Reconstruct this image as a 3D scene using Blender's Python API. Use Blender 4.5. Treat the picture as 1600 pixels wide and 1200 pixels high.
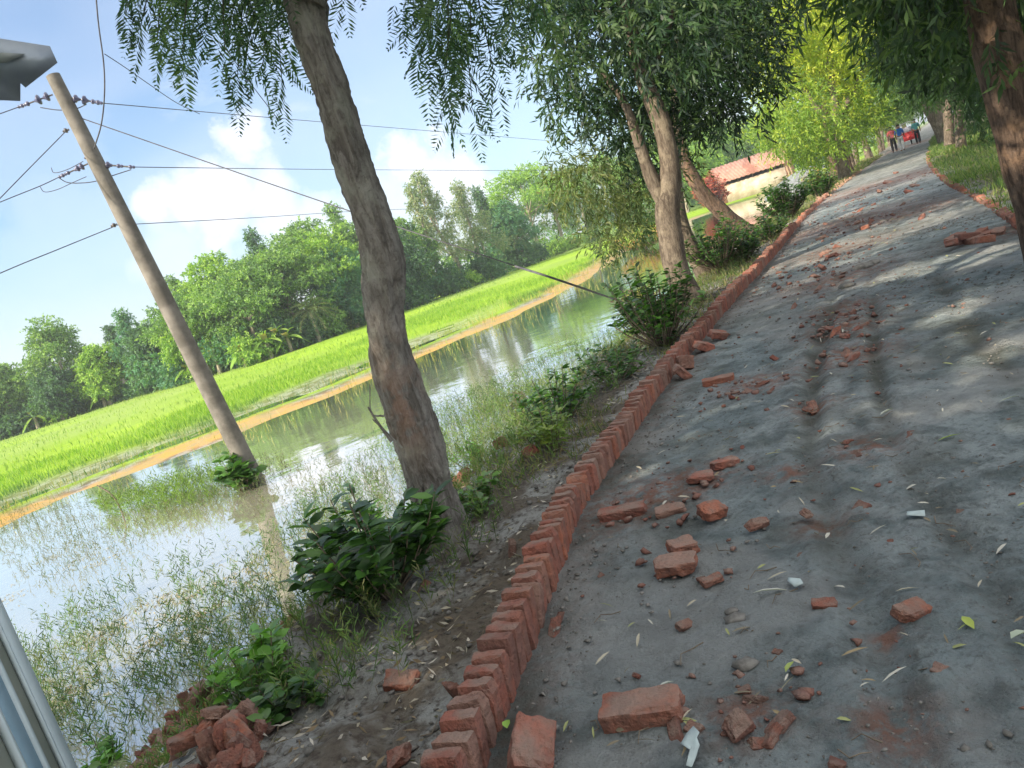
import bpy, bmesh, math, random
import numpy as np
from mathutils import Vector, Matrix
for o in list(bpy.data.objects): bpy.data.objects.remove(o)
scene = bpy.context.scene
COL = scene.collection
R = math.radians
# ------------------------------------------------------------------ camera
FPX = 1200.0; ROLL = R(17.8); PITCH = R(9.2); EYE = 1.4
R0 = np.array([1, 0, 0.]); U0 = np.array([0, math.sin(PITCH), math.cos(PITCH)]); FW = np.array([0, math.cos(PITCH), -math.sin(PITCH)])
RT = math.cos(ROLL)*R0 - math.sin(ROLL)*U0; UP = math.sin(ROLL)*R0 + math.cos(ROLL)*U0
CAMP = np.array([0, 0, EYE])
cam = bpy.data.cameras.new('camera'); co = bpy.data.objects.new('camera', cam); COL.objects.link(co)
M = Matrix([[RT[i], UP[i], -FW[i], CAMP[i]] for i in range(3)] + [[0, 0, 0, 1]])
co.matrix_world = M
cam.sensor_width = 36; cam.lens = 27; cam.clip_end = 8000; cam.clip_start = 0.05
scene.camera = co
# ------------------------------------------------------------------ light
SUN_AZ = R(-122); SUN_EL = R(31)      # azimuth measured from +Y clockwise
SDIR = np.array([math.sin(SUN_AZ)*math.cos(SUN_EL), math.cos(SUN_AZ)*math.cos(SUN_EL), math.sin(SUN_EL)])
sl = bpy.data.lights.new('sun', 'SUN'); sl.energy = 3.1; sl.angle = R(0.55); sl.color = (1.0, 0.87, 0.68)
so = bpy.data.objects.new('sun', sl); COL.objects.link(so)
so.rotation_euler = Vector(SDIR).to_track_quat('Z', 'Y').to_euler()
scene.view_settings.view_transform = 'Standard'; scene.view_settings.look = 'None'
scene.view_settings.exposure = 1.55; scene.view_settings.gamma = 1.0
scene.cycles.max_bounces = 6; scene.cycles.transparent_max_bounces = 8
scene.cycles.diffuse_bounces = 3; scene.cycles.glossy_bounces = 3

def ray(x, y): return FW*FPX + RT*(x-800) + UP*(600-y)
def at(x, y, Y):
    d = ray(x, y); return CAMP + d*(Y/d[1])
def gp(x, y, z=0.0):
    d = ray(x, y); return CAMP + d*((z-EYE)/d[2])

# ------------------------------------------------------------------ node helpers
class NT:
    def __init__(s, tree): s.t = tree; s.n = tree.nodes; s.l = tree.links
    def node(s, typ, ins=None, **props):
        n = s.n.new(typ)
        for k, v in props.items(): setattr(n, k, v)
        for k, v in (ins or {}).items():
            if isinstance(v, bpy.types.NodeSocket): s.l.new(v, n.inputs[k])
            else: n.inputs[k].default_value = v
        return n
    def math(s, op, a, b=0.0, c=0.0, clamp=False):
        n = s.node('ShaderNodeMath', {0: a, 1: b, 2: c}, operation=op); n.use_clamp = clamp; return n.outputs[0]
    def ramp(s, fac, stops, interp='LINEAR'):
        n = s.node('ShaderNodeValToRGB', {'Fac': fac}); cr = n.color_ramp; cr.interpolation = interp
        while len(cr.elements) < len(stops): cr.elements.new(0.5)
        for e, (p, c) in zip(cr.elements, stops): e.position = p; e.color = (*c, 1) if len(c) == 3 else c
        return n.outputs[0]
    def noise(s, vec, scale, detail=4, rough=0.6, dist=0.0):
        return s.node('ShaderNodeTexNoise', {'Vector': vec, 'Scale': scale, 'Detail': detail, 'Roughness': rough, 'Distortion': dist}).outputs[0]
    def mix(s, f, a, b, blend='MIX'):
        n = s.n.new('ShaderNodeMix'); n.data_type = 'RGBA'; n.blend_type = blend
        for i, v in ((0, f), (6, a), (7, b)):
            if isinstance(v, bpy.types.NodeSocket): s.l.new(v, n.inputs[i])
            else: n.inputs[i].default_value = v if i == 0 else ((*v, 1) if len(v) == 3 else v)
        return n.outputs[2]
    def mr(s, v, a, b, c=0.0, d=1.0, smooth=True):
        n = s.node('ShaderNodeMapRange', {0: v, 1: a, 2: b, 3: c, 4: d}); 
        if smooth: n.interpolation_type = 'SMOOTHSTEP'
        return n.outputs[0]

def new_mat(name):
    m = bpy.data.materials.new(name); m.use_nodes = True
    m.node_tree.nodes.clear(); nt = NT(m.node_tree)
    nt.out = nt.node('ShaderNodeOutputMaterial')
    nt.geo = nt.node('ShaderNodeNewGeometry'); nt.tc = nt.node('ShaderNodeTexCoord')
    return m, nt
def bsdf(nt, color, rough=0.8, bump=None, bstr=0.5, bdist=0.02, spec=0.3, **kw):
    ins = {'Base Color': color, 'Roughness': rough, 'Specular IOR Level': spec}; ins.update(kw)
    b = nt.node('ShaderNodeBsdfPrincipled', ins)
    if bump is not None:
        bm = nt.node('ShaderNodeBump', {'Height': bump, 'Strength': bstr, 'Distance': bdist})
        nt.l.new(bm.outputs[0], b.inputs['Normal'])
    nt.l.new(b.outputs[0], nt.out.inputs[0]); return b

# ------------------------------------------------------------------ sky
w = bpy.data.worlds.new('World'); scene.world = w; w.use_nodes = True
w.node_tree.nodes.clear(); nt = NT(w.node_tree)
sky = nt.node('ShaderNodeTexSky'); sky.sky_type = 'NISHITA'; sky.sun_disc = False
sky.sun_elevation = SUN_EL; sky.sun_rotation = SUN_AZ; sky.air_density = 1.25; sky.dust_density = 0.8; sky.ozone_density = 2.2
tc = nt.node('ShaderNodeTexCoord').outputs['Generated']
nz = nt.node('ShaderNodeTexNoise', {'Vector': tc, 'Scale': 9.0, 'Detail': 7, 'Roughness': 0.6})
off = nt.node('ShaderNodeVectorMath', {0: nz.outputs['Color'], 1: (0.5, 0.5, 0.5)}, operation='SUBTRACT').outputs[0]
off = nt.node('ShaderNodeVectorMath', {0: off, 'Scale': 0.16}, operation='SCALE').outputs[0]
dv = nt.node('ShaderNodeVectorMath', {0: tc, 1: off}, operation='ADD').outputs[0]
acc = None
def cdir(x, y):
    d = ray(x, y); return tuple(d/np.linalg.norm(d))
CL = [(372, 232, .055, .9), (340, 215, .03, .7), (330, 330, .085, .95), (270, 335, .06, .9), (430, 320, .085, .9), (500, 350, .08, .8), (250, 400, .09, .6),
      (690, 232, .045, 1.), (655, 262, .06, 1.), (735, 265, .055, 1.), (700, 285, .085, .9), (600, 300, .07, .75), (790, 300, .07, .7), (1150, 60, .12, .9), (1090, 190, .1, .9), (1300, 60, .15, .8), (480, 420, .12, .7), (120, 330, .1, .35), (60, 230, .14, .3), (560, 380, .1, .7)]
for (x, y, r, a) in CL:
    dist = nt.node('ShaderNodeVectorMath', {0: dv, 1: cdir(x, y)}, operation='DISTANCE').outputs[1]
    m_ = nt.mr(dist, r*1.0, r*0.28, 0, a*.86)
    acc = m_ if acc is None else nt.math('MAXIMUM', acc, m_)
# general broken cloud elsewhere and a pale veil
sepz = nt.node('ShaderNodeSeparateXYZ', {0: tc}).outputs[2]
flat = nt.node('ShaderNodeMapping', {'Vector': tc, 'Scale': (1, 1, 2.6)}).outputs[0]
gen = nt.mr(nt.noise(flat, 3.3, 7, 0.58), 0.5, 0.72, 0, 0.8)
veil = nt.mr(nt.noise(flat, 1.4, 3, 0.5, 0.4), 0.32, 0.68, 0.02, 0.34)
hz = nt.mr(sepz, 0.30, 0.0, 0.0, 0.45)
acc = nt.math('MAXIMUM', acc, nt.math('MAXIMUM', nt.math('MULTIPLY', gen, 0.55), veil)); acc = nt.math('MAXIMUM', acc, hz)
shade = nt.mix(nt.noise(dv, 6, 4, 0.5), (4.9, 5.2, 6.0), (6.6, 6.3, 6.3))
skyc = nt.mix(1.0, sky.outputs[0], (.52, .76, .94), 'MULTIPLY')
colr = nt.mix(acc, skyc, shade)
sxyz = nt.node('ShaderNodeSeparateXYZ', {0: tc})
over = nt.math('MAXIMUM', nt.mr(sxyz.outputs[2], .55, .85, 0, .8), nt.mr(sxyz.outputs[1], .15, -.35, 0, .7))   # unseen bright cloud overhead and behind, added to lift light on the road
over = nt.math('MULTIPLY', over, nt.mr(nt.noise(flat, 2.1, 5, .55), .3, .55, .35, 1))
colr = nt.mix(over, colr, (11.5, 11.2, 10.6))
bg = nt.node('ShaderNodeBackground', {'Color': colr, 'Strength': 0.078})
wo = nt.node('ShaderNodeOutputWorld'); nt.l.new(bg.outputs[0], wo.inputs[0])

# ------------------------------------------------------------------ noise
rng = np.random.default_rng(7); random.seed(7)
_tab = rng.random((64, 64, 64))
def vnoise(P):
    P = np.asarray(P, float); i = np.floor(P).astype(int); f = P-i; f = f*f*(3-2*f); r = 0
    for dx in (0, 1):
        for dy in (0, 1):
            for dz in (0, 1):
                wgt = (f[..., 0] if dx else 1-f[..., 0])*(f[..., 1] if dy else 1-f[..., 1])*(f[..., 2] if dz else 1-f[..., 2])
                r = r+wgt*_tab[(i[..., 0]+dx) & 63, (i[..., 1]+dy) & 63, (i[..., 2]+dz) & 63]
    return r*2-1
def fbm(P, o=4, g=0.5):
    a = 1; s = 0; P = np.asarray(P, float)
    for k in range(o): s = s+a*vnoise(P*(2.03**k)+k*17.3); a *= g
    return s
def fbm2(x, y, sc, o=4, g=0.5, z=0.0):
    return fbm(np.stack([x*sc, y*sc, np.full_like(x, z)], -1), o, g)
def sstep(a, b, x): t = np.clip((x-a)/(b-a), 0, 1); return t*t*(3-2*t)

# ------------------------------------------------------------------ object helpers
def link(o, parent=None):
    COL.objects.link(o)
    if parent: o.parent = parent
    return o
def tag(o, label=None, cat=None, group=None, kind=None):
    if label: o['label'] = label
    if cat: o['category'] = cat
    if group: o['group'] = group
    if kind: o['kind'] = kind
    return o
def empty(name, loc, label, cat, group=None):
    o = bpy.data.objects.new(name, None); o.location = tuple(loc); o.empty_display_size = .1; link(o)
    return tag(o, label, cat, group)
def npmesh(name, V, Fs, mat=None, cols=None, smooth=False):
    """V (n,3); Fs list of int arrays, each (m,k); cols (n,3 or 4) point colour attribute"""
    me = bpy.data.meshes.new(name); V = np.asarray(V, np.float32)
    Fs = [np.asarray(f, np.int32) for f in (Fs if isinstance(Fs, list) else [Fs]) if len(f)]
    me.vertices.add(len(V)); me.vertices.foreach_set('co', V.ravel())
    idx = np.concatenate([f.ravel() for f in Fs]); tot = np.concatenate([np.full(len(f), f.shape[1], np.int32) for f in Fs])
    st = np.concatenate([[0], np.cumsum(tot)[:-1]]).astype(np.int32)
    me.loops.add(len(idx)); me.loops.foreach_set('vertex_index', idx)
    me.polygons.add(len(tot)); me.polygons.foreach_set('loop_start', st); me.polygons.foreach_set('loop_total', tot)
    if smooth: me.polygons.foreach_set('use_smooth', np.ones(len(tot), bool))
    me.update(calc_edges=True)
    if cols is not None:
        ca = me.color_attributes.new('col', 'FLOAT_COLOR', 'POINT'); c4 = np.ones((len(V), 4), np.float32)
        c4[:, :cols.shape[1]] = cols; ca.data.foreach_set('color', c4.ravel())
    if mat: me.materials.append(mat)
    return me
def obj(name, me, parent=None, loc=None):
    o = bpy.data.objects.new(name, me); link(o, parent)
    if loc is not None: o.location = tuple(loc)
    return o
class GB:
    """collects tubes, boxes, leaves as numpy geometry"""
    def __init__(s): s.V = []; s.F = {}; s.n = 0; s.C = []
    def add(s, V, F, c=None):
        V = np.asarray(V, float); F = np.asarray(F, int)
        s.F.setdefault(F.shape[1], []).append(F+s.n); s.V.append(V); s.n += len(V)
        s.C.append(np.broadcast_to(np.asarray(c if c is not None else (1, 1, 1), float), (len(V), 3)))
    def mesh(s, name, mat, origin=(0, 0, 0), smooth=False, col=False):
        V = np.concatenate(s.V)-np.asarray(origin)
        return npmesh(name, V, [np.concatenate(f) for f in s.F.values()], mat, np.concatenate(s.C) if col else None, smooth)
    def tube(s, pts, rad, seg=8, cap=True, noise=0.0, nsc=3.0, c=None, sub=1):
        P = np.asarray(pts, float); rad = np.broadcast_to(np.asarray(rad, float), (len(P),))
        if sub > 1: P, rad = resample(P, rad, sub)
        T = np.gradient(P, axis=0); T /= np.linalg.norm(T, axis=1)[:, None]+1e-9
        a = np.array([0.31, 0.17, 0.93]) if abs(T[0][2]) < .9 else np.array([1., .1, 0])
        N = a-T[0]*(a@T[0]); N /= np.linalg.norm(N); Vs = []
        th = np.linspace(0, 2*math.pi, seg, endpoint=False)
        for i in range(len(P)):
            N = N-T[i]*(N@T[i]); N /= np.linalg.norm(N); B = np.cross(T[i], N)
            d = np.cos(th)[:, None]*N+np.sin(th)[:, None]*B
            Vs.append((P[i], d, rad[i]))
        ring = np.concatenate([p+d*r for p, d, r in Vs]); D = np.concatenate([d for p, d, r in Vs]); RR = np.repeat(rad, seg)
        if noise: ring = ring+D*(fbm(ring*np.array([nsc, nsc, nsc*.45]), 5, .55)*noise*RR)[:, None]
        n = len(P); i = np.arange(n-1)[:, None]*seg; j = np.arange(seg)[None]; j2 = (j+1) % seg
        F = np.stack([i+j, i+j2, i+seg+j2, i+seg+j], -1).reshape(-1, 4)
        s.add(ring, F, c)
        if cap:
            V = np.concatenate([ring[:seg], ring[-seg:]])
            s.add(V, np.array([list(range(seg))[::-1]]), c); s.n -= 0
            s.V[-1] = V[:seg]; s.C[-1] = s.C[-1][:seg]; s.n -= seg
            s.add(V[seg:], np.array([list(range(seg))]), c)
    def box(s, c, size, rot=None, col=None):
        h = np.asarray(size)/2; V = np.array([[x, y, z] for x in (-1, 1) for y in (-1, 1) for z in (-1, 1)])*h
        if rot is not None: V = V@np.asarray(rot).T
        s.add(V+np.asarray(c), [[0, 1, 3, 2], [4, 6, 7, 5], [0, 4, 5, 1], [2, 3, 7, 6], [0, 2, 6, 4], [1, 5, 7, 3]], col)
def resample(P, rad, sub):
    n = len(P); t = np.arange(n); tt = np.linspace(0, n-1, (n-1)*sub+1); out = []
    Pp = np.vstack([2*P[0]-P[1], P, 2*P[-1]-P[-2]])
    for q in tt:
        i = min(int(q), n-2); u = q-i; a, b, c, d = Pp[i], Pp[i+1], Pp[i+2], Pp[i+3]
        out.append(.5*((2*b)+(-a+c)*u+(2*a-5*b+4*c-d)*u*u+(-a+3*b-3*c+d)*u**3))
    return np.array(out), np.interp(tt, t, rad)
def rotz(a): c, s = math.cos(a), math.sin(a); return np.array([[c, -s, 0], [s, c, 0], [0, 0, 1.]])
def rmat(e): return np.array(__import__('mathutils').Euler(e).to_matrix())
def unit(v): return v/(np.linalg.norm(v, axis=-1, keepdims=True)+1e-9)

# leaves: kite with a folded midrib, or six-point curved blade
def leaves(P, A, L, Wd, rg, fold=0.25, curve=0.0, six=False, N=None):
    n = len(P); A = unit(A); L = np.broadcast_to(L, (n,))[:, None]; Wd = np.broadcast_to(Wd, (n,))[:, None]
    r = rg.normal(size=(n, 3)) if N is None else N
    S = unit(np.cross(A, r)); Nn = np.cross(S, A)
    if not six:
        V = np.stack([P, P+A*L*.45+S*Wd/2+Nn*Wd*fold, P+A*L+Nn*L*curve, P+A*L*.45-S*Wd/2+Nn*Wd*fold], 1)
        F = np.arange(n)[:, None]*4+np.array([[0, 1, 2, 3]]); return V.reshape(-1, 3), F, 4
    c = curve
    def q(t, side): return P+A*L*t+Nn*L*c*t*t*-1+S*Wd*side+Nn*Wd*abs(side)*fold*2
    V = np.stack([q(0, 0), q(.3, .42), q(.65, .42), q(1, 0), q(.65, -.42), q(.3, -.42), q(.3, 0), q(.65, 0)], 1)
    b = np.arange(n)[:, None]*8
    Q = np.concatenate([b+np.array([[6, 1, 2, 7]]), b+np.array([[6, 7, 4, 5]])]); T = np.concatenate([b+np.array([[0, 1, 6]]), b+np.array([[0, 6, 5]]), b+np.array([[7, 2, 3]]), b+np.array([[7, 3, 4]])])
    return V.reshape(-1, 3), [Q, T], 8
def sprays(center, rad, n, k, twig, L, Wd, rg, droop=0.5, shell=0.45, pal=((.5, .5, .5),), six=False, jit=.35):
    """n drooping twigs in an ellipsoid, each bearing k leaves -> V, F, C"""
    center = np.asarray(center, float); d = unit(rg.normal(size=(n, 3))); rr = (shell+(1-shell)*rg.random(n)**.6)
    lump = 1+.3*vnoise(d*2.3+center*.7)
    O = np.asarray(center)+d*(rr*lump)[:, None]*np.asarray(rad)
    D = unit(d*.7+rg.normal(size=(n, 3))*.5+np.array([0, 0, -droop]))
    t = np.tile(np.linspace(0.05, 1, k), n); Oi = np.repeat(O, k, 0); Di = np.repeat(D, k, 0)
    tw = np.repeat(twig*(.6+.8*rg.random(n)), k)
    P = Oi+Di*(t*tw)[:, None]+np.array([0, 0, -1])*(droop*.6*t*t*tw)[:, None]
    A = unit(Di*.6+rg.normal(size=(n*k, 3))*.55+np.array([0, 0, -droop*.9]))
    ln = L*(.65+.6*rg.random(n*k)); V, F, m = leaves(P, A, ln, Wd*(.7+.6*rg.random(n*k)), rg, six=six, curve=.12 if six else .05)
    pal = np.asarray(pal); base = pal[rg.integers(0, len(pal), n)]; base = np.repeat(base, k, 0)
    C = base*(1+jit*(rg.random((n*k, 1))-.5)); C = np.repeat(C, m, 0)
    return V, F, C
def add_spray(gb, *a, **k):
    V, F, C = sprays(*a, **k)
    if isinstance(F, list):
        gb.F.setdefault(4, []).append(F[0]+gb.n); gb.F.setdefault(3, []).append(F[1]+gb.n)
    else: gb.F.setdefault(4, []).append(F+gb.n)
    gb.V.append(V); gb.C.append(C); gb.n += len(V)
def add_leaves(gb, P, A, L, W, rg, col, jit=.3, **k):
    V, F, m = leaves(np.asarray(P), np.asarray(A), L, W, rg, **k)
    C = np.asarray(col)*np.ones((len(P), 1))*(1+jit*(rg.random((len(P), 1))-.5)); C = np.repeat(C, m, 0)
    if isinstance(F, list):
        gb.F.setdefault(4, []).append(F[0]+gb.n); gb.F.setdefault(3, []).append(F[1]+gb.n)
    else: gb.F.setdefault(4, []).append(F+gb.n)
    gb.V.append(V); gb.C.append(C); gb.n += len(V)

# ------------------------------------------------------------------ materials
def leaf_mat(name, trans=0.35, rough=0.5, tint=(1, 1, 1), tr_tint=(1.3, 1.5, .5), spec=0.35):
    m, nt = new_mat(name)
    at_ = nt.node('ShaderNodeAttribute', attribute_name='col').outputs[0]
    c = nt.mix(1.0, at_, tint, 'MULTIPLY')
    b = nt.node('ShaderNodeBsdfPrincipled', {'Base Color': c, 'Roughness': rough, 'Specular IOR Level': spec})
    t = nt.node('ShaderNodeBsdfTranslucent', {'Color': nt.mix(1.0, c, tr_tint, 'MULTIPLY')})
    mx = nt.node('ShaderNodeMixShader', {0: trans, 1: b.outputs[0], 2: t.outputs[0]})
    nt.l.new(mx.outputs[0], nt.out.inputs[0]); return m
M_LEAF = leaf_mat('leaf_matte'); M_GLOSS = leaf_mat('leaf_glossy', .3, .38, spec=.5); M_GRASS = leaf_mat('grass_blade', .35, .6)
M_FAR = leaf_mat('leaf_far', .3, .6)

def bark_mat(name, c1, c2, lich=(.36, .37, .31), sc=1.0, amt=0.5, red=None):
    m, nt = new_mat(name); v = nt.tc.outputs['Object']
    st = nt.node('ShaderNodeMapping', {'Vector': v, 'Scale': (1*sc, 1*sc, .22*sc)}).outputs[0]
    n1 = nt.noise(st, 22, 9, .74, .7); n2 = nt.noise(v, 5*sc, 5, .6); n3 = nt.noise(v, 38*sc, 4, .6)
    c = nt.mix(nt.mr(n1, .35, .65), c1, c2)
    c = nt.mix(nt.mr(n2, .5, .64, 0, amt), c, lich)
    c = nt.mix(nt.math('MULTIPLY', nt.mr(n3, .58, .68), .35), c, tuple(x*.35 for x in c1))
    if red:
        at_ = nt.node('ShaderNodeAttribute', attribute_name='col').outputs[0]
        rd = nt.node('ShaderNodeSeparateColor', {0: at_}).outputs[0]
        c = nt.mix(nt.math('MULTIPLY', nt.math('SUBTRACT', 1.0, rd), nt.mr(n2, .4, .5)), c, red)
    bp = nt.math('ADD', nt.math('MULTIPLY', n1, 1.0), nt.math('MULTIPLY', n3, .4))
    bsdf(nt, c, .9, bp, 1.0, .035, .15); return m
M_BARK = bark_mat('bark_grey', (.12, .108, .095), (.29, .275, .25), red=(.30, .17, .115))
M_BARK2 = bark_mat('bark_pale', (.075, .058, .045), (.20, .165, .13), (.32, .27, .2))
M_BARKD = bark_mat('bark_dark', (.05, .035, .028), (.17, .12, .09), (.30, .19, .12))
M_BARKF = bark_mat('bark_far', (.2, .17, .13), (.42, .37, .29), sc=.3)

# brick
def brick_mat():
    m, nt = new_mat('brick_red'); v = nt.tc.outputs['Object']; oi = nt.node('ShaderNodeObjectInfo').outputs['Random']
    w_ = nt.node('ShaderNodeVectorMath', {0: v, 1: nt.node('ShaderNodeCombineXYZ', {0: nt.math('MULTIPLY', oi, 37.0), 1: oi, 2: nt.math('MULTIPLY', oi, 11.0)}).outputs[0]}, operation='ADD').outputs[0]
    base = nt.ramp(oi, [(0, (.25, .095, .07)), (.2, (.33, .125, .09)), (.4, (.20, .10, .08)), (.6, (.36, .13, .08)), (.78, (.24, .15, .12)), (.9, (.30, .17, .13)), (1, (.28, .10, .07))])
    n1 = nt.noise(w_, 14, 6, .65); n2 = nt.noise(w_, 60, 4, .6); n3 = nt.noise(w_, 7, 3, .5)
    c = nt.mix(nt.mr(n1, .38, .66, 0, .8), base, (.16, .075, .06)); c = nt.mix(nt.mr(n2, .56, .70, 0, .6), c, (.10, .06, .05))
    up = nt.node('ShaderNodeSeparateXYZ', {0: nt.geo.outputs['Normal']}).outputs[2]
    dust = nt.math('MULTIPLY', nt.mr(n3, .36, .62), nt.mr(up, .1, .9, .16, .62))
    c = nt.mix(dust, c, (.27, .215, .18))
    bsdf(nt, c, .95, nt.math('ADD', n1, nt.math('MULTIPLY', n2, .7)), 1.0, .016, .15); return m
M_BRICK = brick_mat()

# road
def road_mat():
    m, nt = new_mat('road_sandy_mud'); v = nt.geo.outputs['Position']
    big = nt.noise(v, .8, 4, .55, .3); mid = nt.noise(v, 4.5, 7, .65, .3); fine = nt.noise(v, 34, 6, .7); grit = nt.noise(v, 130, 3, .7)
    c = nt.mix(nt.mr(big, .35, .65), (.245, .295, .305), (.35, .395, .40))
    c = nt.mix(nt.mr(mid, .40, .66), c, (.135, .17, .175))
    c = nt.mix(nt.mr(fine, .48, .70, 0, .6), c, (.07, .08, .08))
    c = nt.mix(nt.mr(grit, .62, .72, 0, .5), c, (.42, .41, .38))
    at_ = nt.node('ShaderNodeAttribute', attribute_name='col').outputs[0]; sp = nt.node('ShaderNodeSeparateColor', {0: at_})
    rd = nt.math('MULTIPLY', sp.outputs[0], nt.mr(nt.noise(v, 15, 5, .7), .36, .60))
    c = nt.mix(rd, c, (.27, .125, .085))
    c = nt.mix(nt.math('MULTIPLY', sp.outputs[1], .8), c, (.085, .085, .065))     # darker brown in the ruts, beside the edging and in patches
    c = nt.mix(nt.math('MULTIPLY', sp.outputs[2], .6), c, (.40, .40, .39))     # powdery pale sand
    h = nt.math('ADD', nt.math('MULTIPLY', mid, 1.6), nt.math('ADD', nt.math('MULTIPLY', fine, 1.0), nt.math('MULTIPLY', grit, .34)))
    bsdf(nt, c, .85, h, 1.0, .045, .25); return m
M_ROAD = road_mat()

def ground_mat():
    m, nt = new_mat('earth'); v = nt.geo.outputs['Position']
    at_ = nt.node('ShaderNodeAttribute', attribute_name='col').outputs[0]; sp = nt.node('ShaderNodeSeparateColor', {0: at_})
    al = nt.node('ShaderNodeAttribute', attribute_name='col').outputs['Alpha']
    n1 = nt.noise(v, 2.2, 6, .6, .3); n2 = nt.noise(v, 22, 6, .7); n3 = nt.noise(v, 90, 4, .7); f1 = nt.noise(v, .10, 4, .6); f2 = nt.noise(v, .9, 5, .7)
    bank = nt.mix(nt.mr(n1, .42, .58), (.15, .13, .105), (.33, .335, .32))
    bank = nt.mix(nt.mr(n2, .45, .66, 0, .8), bank, (.075, .06, .05))
    bank = nt.mix(nt.mr(n3, .64, .72, 0, .5), bank, (.42, .38, .32))
    field = nt.mix(nt.mr(f1, .35, .65), (.20, .33, .03), (.28, .43, .035))
    field = nt.mix(nt.mr(f2, .45, .75, 0, .55), field, (.17, .27, .03)); field = nt.mix(nt.math('MULTIPLY', al, .75), field, (.25, .34, .10))
    orange = nt.mix(nt.mr(nt.noise(v, 1.7, 6, .7), .38, .62), (.52, .31, .09), (.36, .29, .15))
    verge = nt.mix(nt.mr(n1, .4, .6), (.10, .12, .04), (.17, .155, .09))
    c = nt.mix(sp.outputs[0], bank, field); c = nt.mix(sp.outputs[1], c, orange); c = nt.mix(sp.outputs[2], c, verge)
    h = nt.math('ADD', n1, nt.math('ADD', nt.math('MULTIPLY', n2, .8), nt.math('MULTIPLY', n3, .25)))
    bsdf(nt, c, .95, h, .9, .05, .1); return m
M_GROUND = ground_mat()

def water_mat():
    m, nt = new_mat('muddy_water'); v = nt.geo.outputs['Position']
    mp = nt.node('ShaderNodeMapping', {'Vector': v, 'Scale': (1, 1, 1)}).outputs[0]
    n = nt.noise(mp, 1.1, 3, .5, .2); n2 = nt.noise(mp, 7, 3, .5); n3 = nt.noise(mp, .12, 3, .5)
    bump = nt.math('ADD', nt.math('MULTIPLY', n, 1.0), nt.math('MULTIPLY', n2, .12))
    bm = nt.node('ShaderNodeBump', {'Height': bump, 'Strength': .20, 'Distance': .035}).outputs[0]
    c = nt.mix(n3, (.36, .35, .27), (.42, .39, .29))
    d = nt.node('ShaderNodeBsdfDiffuse', {'Color': c})
    g = nt.node('ShaderNodeBsdfGlossy', {'Color': (.95, .97, 1, 1), 'Roughness': .03, 'Normal': bm})
    fr = nt.node('ShaderNodeFresnel', {'IOR': 2.0, 'Normal': bm}).outputs[0]
    fr = nt.mr(fr, 0.08, .62, .30, 1.0, False)
    mx = nt.node('ShaderNodeMixShader', {0: fr, 1: d.outputs[0], 2: g.outputs[0]}); nt.l.new(mx.outputs[0], nt.out.inputs[0]); return m
M_WATER = water_mat()

def plain(name, c1, c2=None, rough=.7, sc=8, metal=0.0, bump=.2, spec=.3):
    m, nt = new_mat(name); v = nt.tc.outputs['Object']; n = nt.noise(v, sc, 6, .65)
    c = nt.mix(nt.mr(n, .35, .65), c1, c2 or tuple(x*.75 for x in c1))
    bsdf(nt, c, rough, n, bump, .01, spec, Metallic=metal); return m
M_CONC = plain('weathered_concrete', (.20, .185, .165), (.10, .093, .08), .9, 2.2, bump=.8)  # pole grey darkened overall to stand in for dappled shade
M_STEEL = plain('dark_steel', (.07, .07, .08), (.14, .12, .11), .5, 30)
M_PORC = plain('brown_porcelain', (.045, .05, .10), (.09, .09, .16), .3, 20, spec=.6)
M_WIRE = plain('wire_black', (.05, .05, .06), (.09, .09, .1), .6, 10)
M_TWIG = plain('twig', (.13, .10, .075), (.22, .18, .13), .9, 30)
M_LITTER = leaf_mat('dry_leaf', .1, .8)
M_CLOD = plain('clod', (.11, .105, .095), (.20, .19, .175), .95, 20, bump=.8)
M_PAPER = plain('paper', (.42, .50, .50), (.34, .40, .40), .7, 9)
M_ROOFM = plain('canopy_metal', (.26, .30, .36), (.34, .38, .42), .4, 6, .3)
M_PANEL = plain('painted_panel', (.62, .70, .72), (.52, .60, .62), .5, 5)
M_PANELB = plain('painted_panel_blue', (.30, .42, .50), (.24, .36, .44), .5, 5)
M_PANELO = plain('painted_panel_olive', (.42, .42, .34), (.34, .35, .28), .5, 5)
M_WALL = plain('limewashed_wall', (.56, .49, .40), (.36, .29, .21), .9, .9)
M_WALLR = plain('bare_brick_wall', (.50, .22, .15), (.40, .2, .15), .9, 3)
M_RUST = plain('rusty_sheet', (.40, .17, .13), (.50, .27, .21), .7, 1.2)
def sheet_mat():
    m, nt = new_mat('corrugated_rusty_sheet'); v = nt.tc.outputs['Object']
    wv = nt.node('ShaderNodeTexWave', {'Vector': v, 'Scale': .9, 'Distortion': .3}).outputs['Fac']; n = nt.noise(v, .5, 5, .6)
    c = nt.mix(nt.mr(wv, .2, .8), (.32, .17, .13), (.38, .22, .17)); c = nt.mix(nt.mr(n, .45, .6), c, (.24, .11, .08)); bsdf(nt, c, .75, wv, .6, .05); return m
M_RUST = sheet_mat()
M_WOOD = plain('grey_timber', (.26, .18, .12), (.38, .27, .18), .9, 4)
M_DARK = plain('dark_fill', (.03, .028, .025), None, .9)
M_TYRE = plain('tyre', (.03, .03, .03), None, .9)
M_SKIN = plain('skin', (.25, .13, .08), None, .6); M_HAIR = plain('hair', (.012, .01, .01), None, .5)
M_PINK = plain('pink_cloth', (.72, .16, .18), (.6, .12, .14), .9); M_BLUE = plain('blue_cloth', (.03, .16, .52), (.03, .12, .4), .9)
M_BLACK = plain('black_cloth', (.02, .02, .025), None, .9); M_TEAL = plain('teal_cloth', (.10, .33, .35), None, .9); M_WHITE = plain('white_cloth', (.6, .6, .6), None, .9)
M_RED = plain('red_paint', (.55, .05, .05), (.45, .04, .05), .4); M_HOOD = plain('grey_hood', (.42, .42, .5), (.35, .34, .42), .6)

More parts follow.
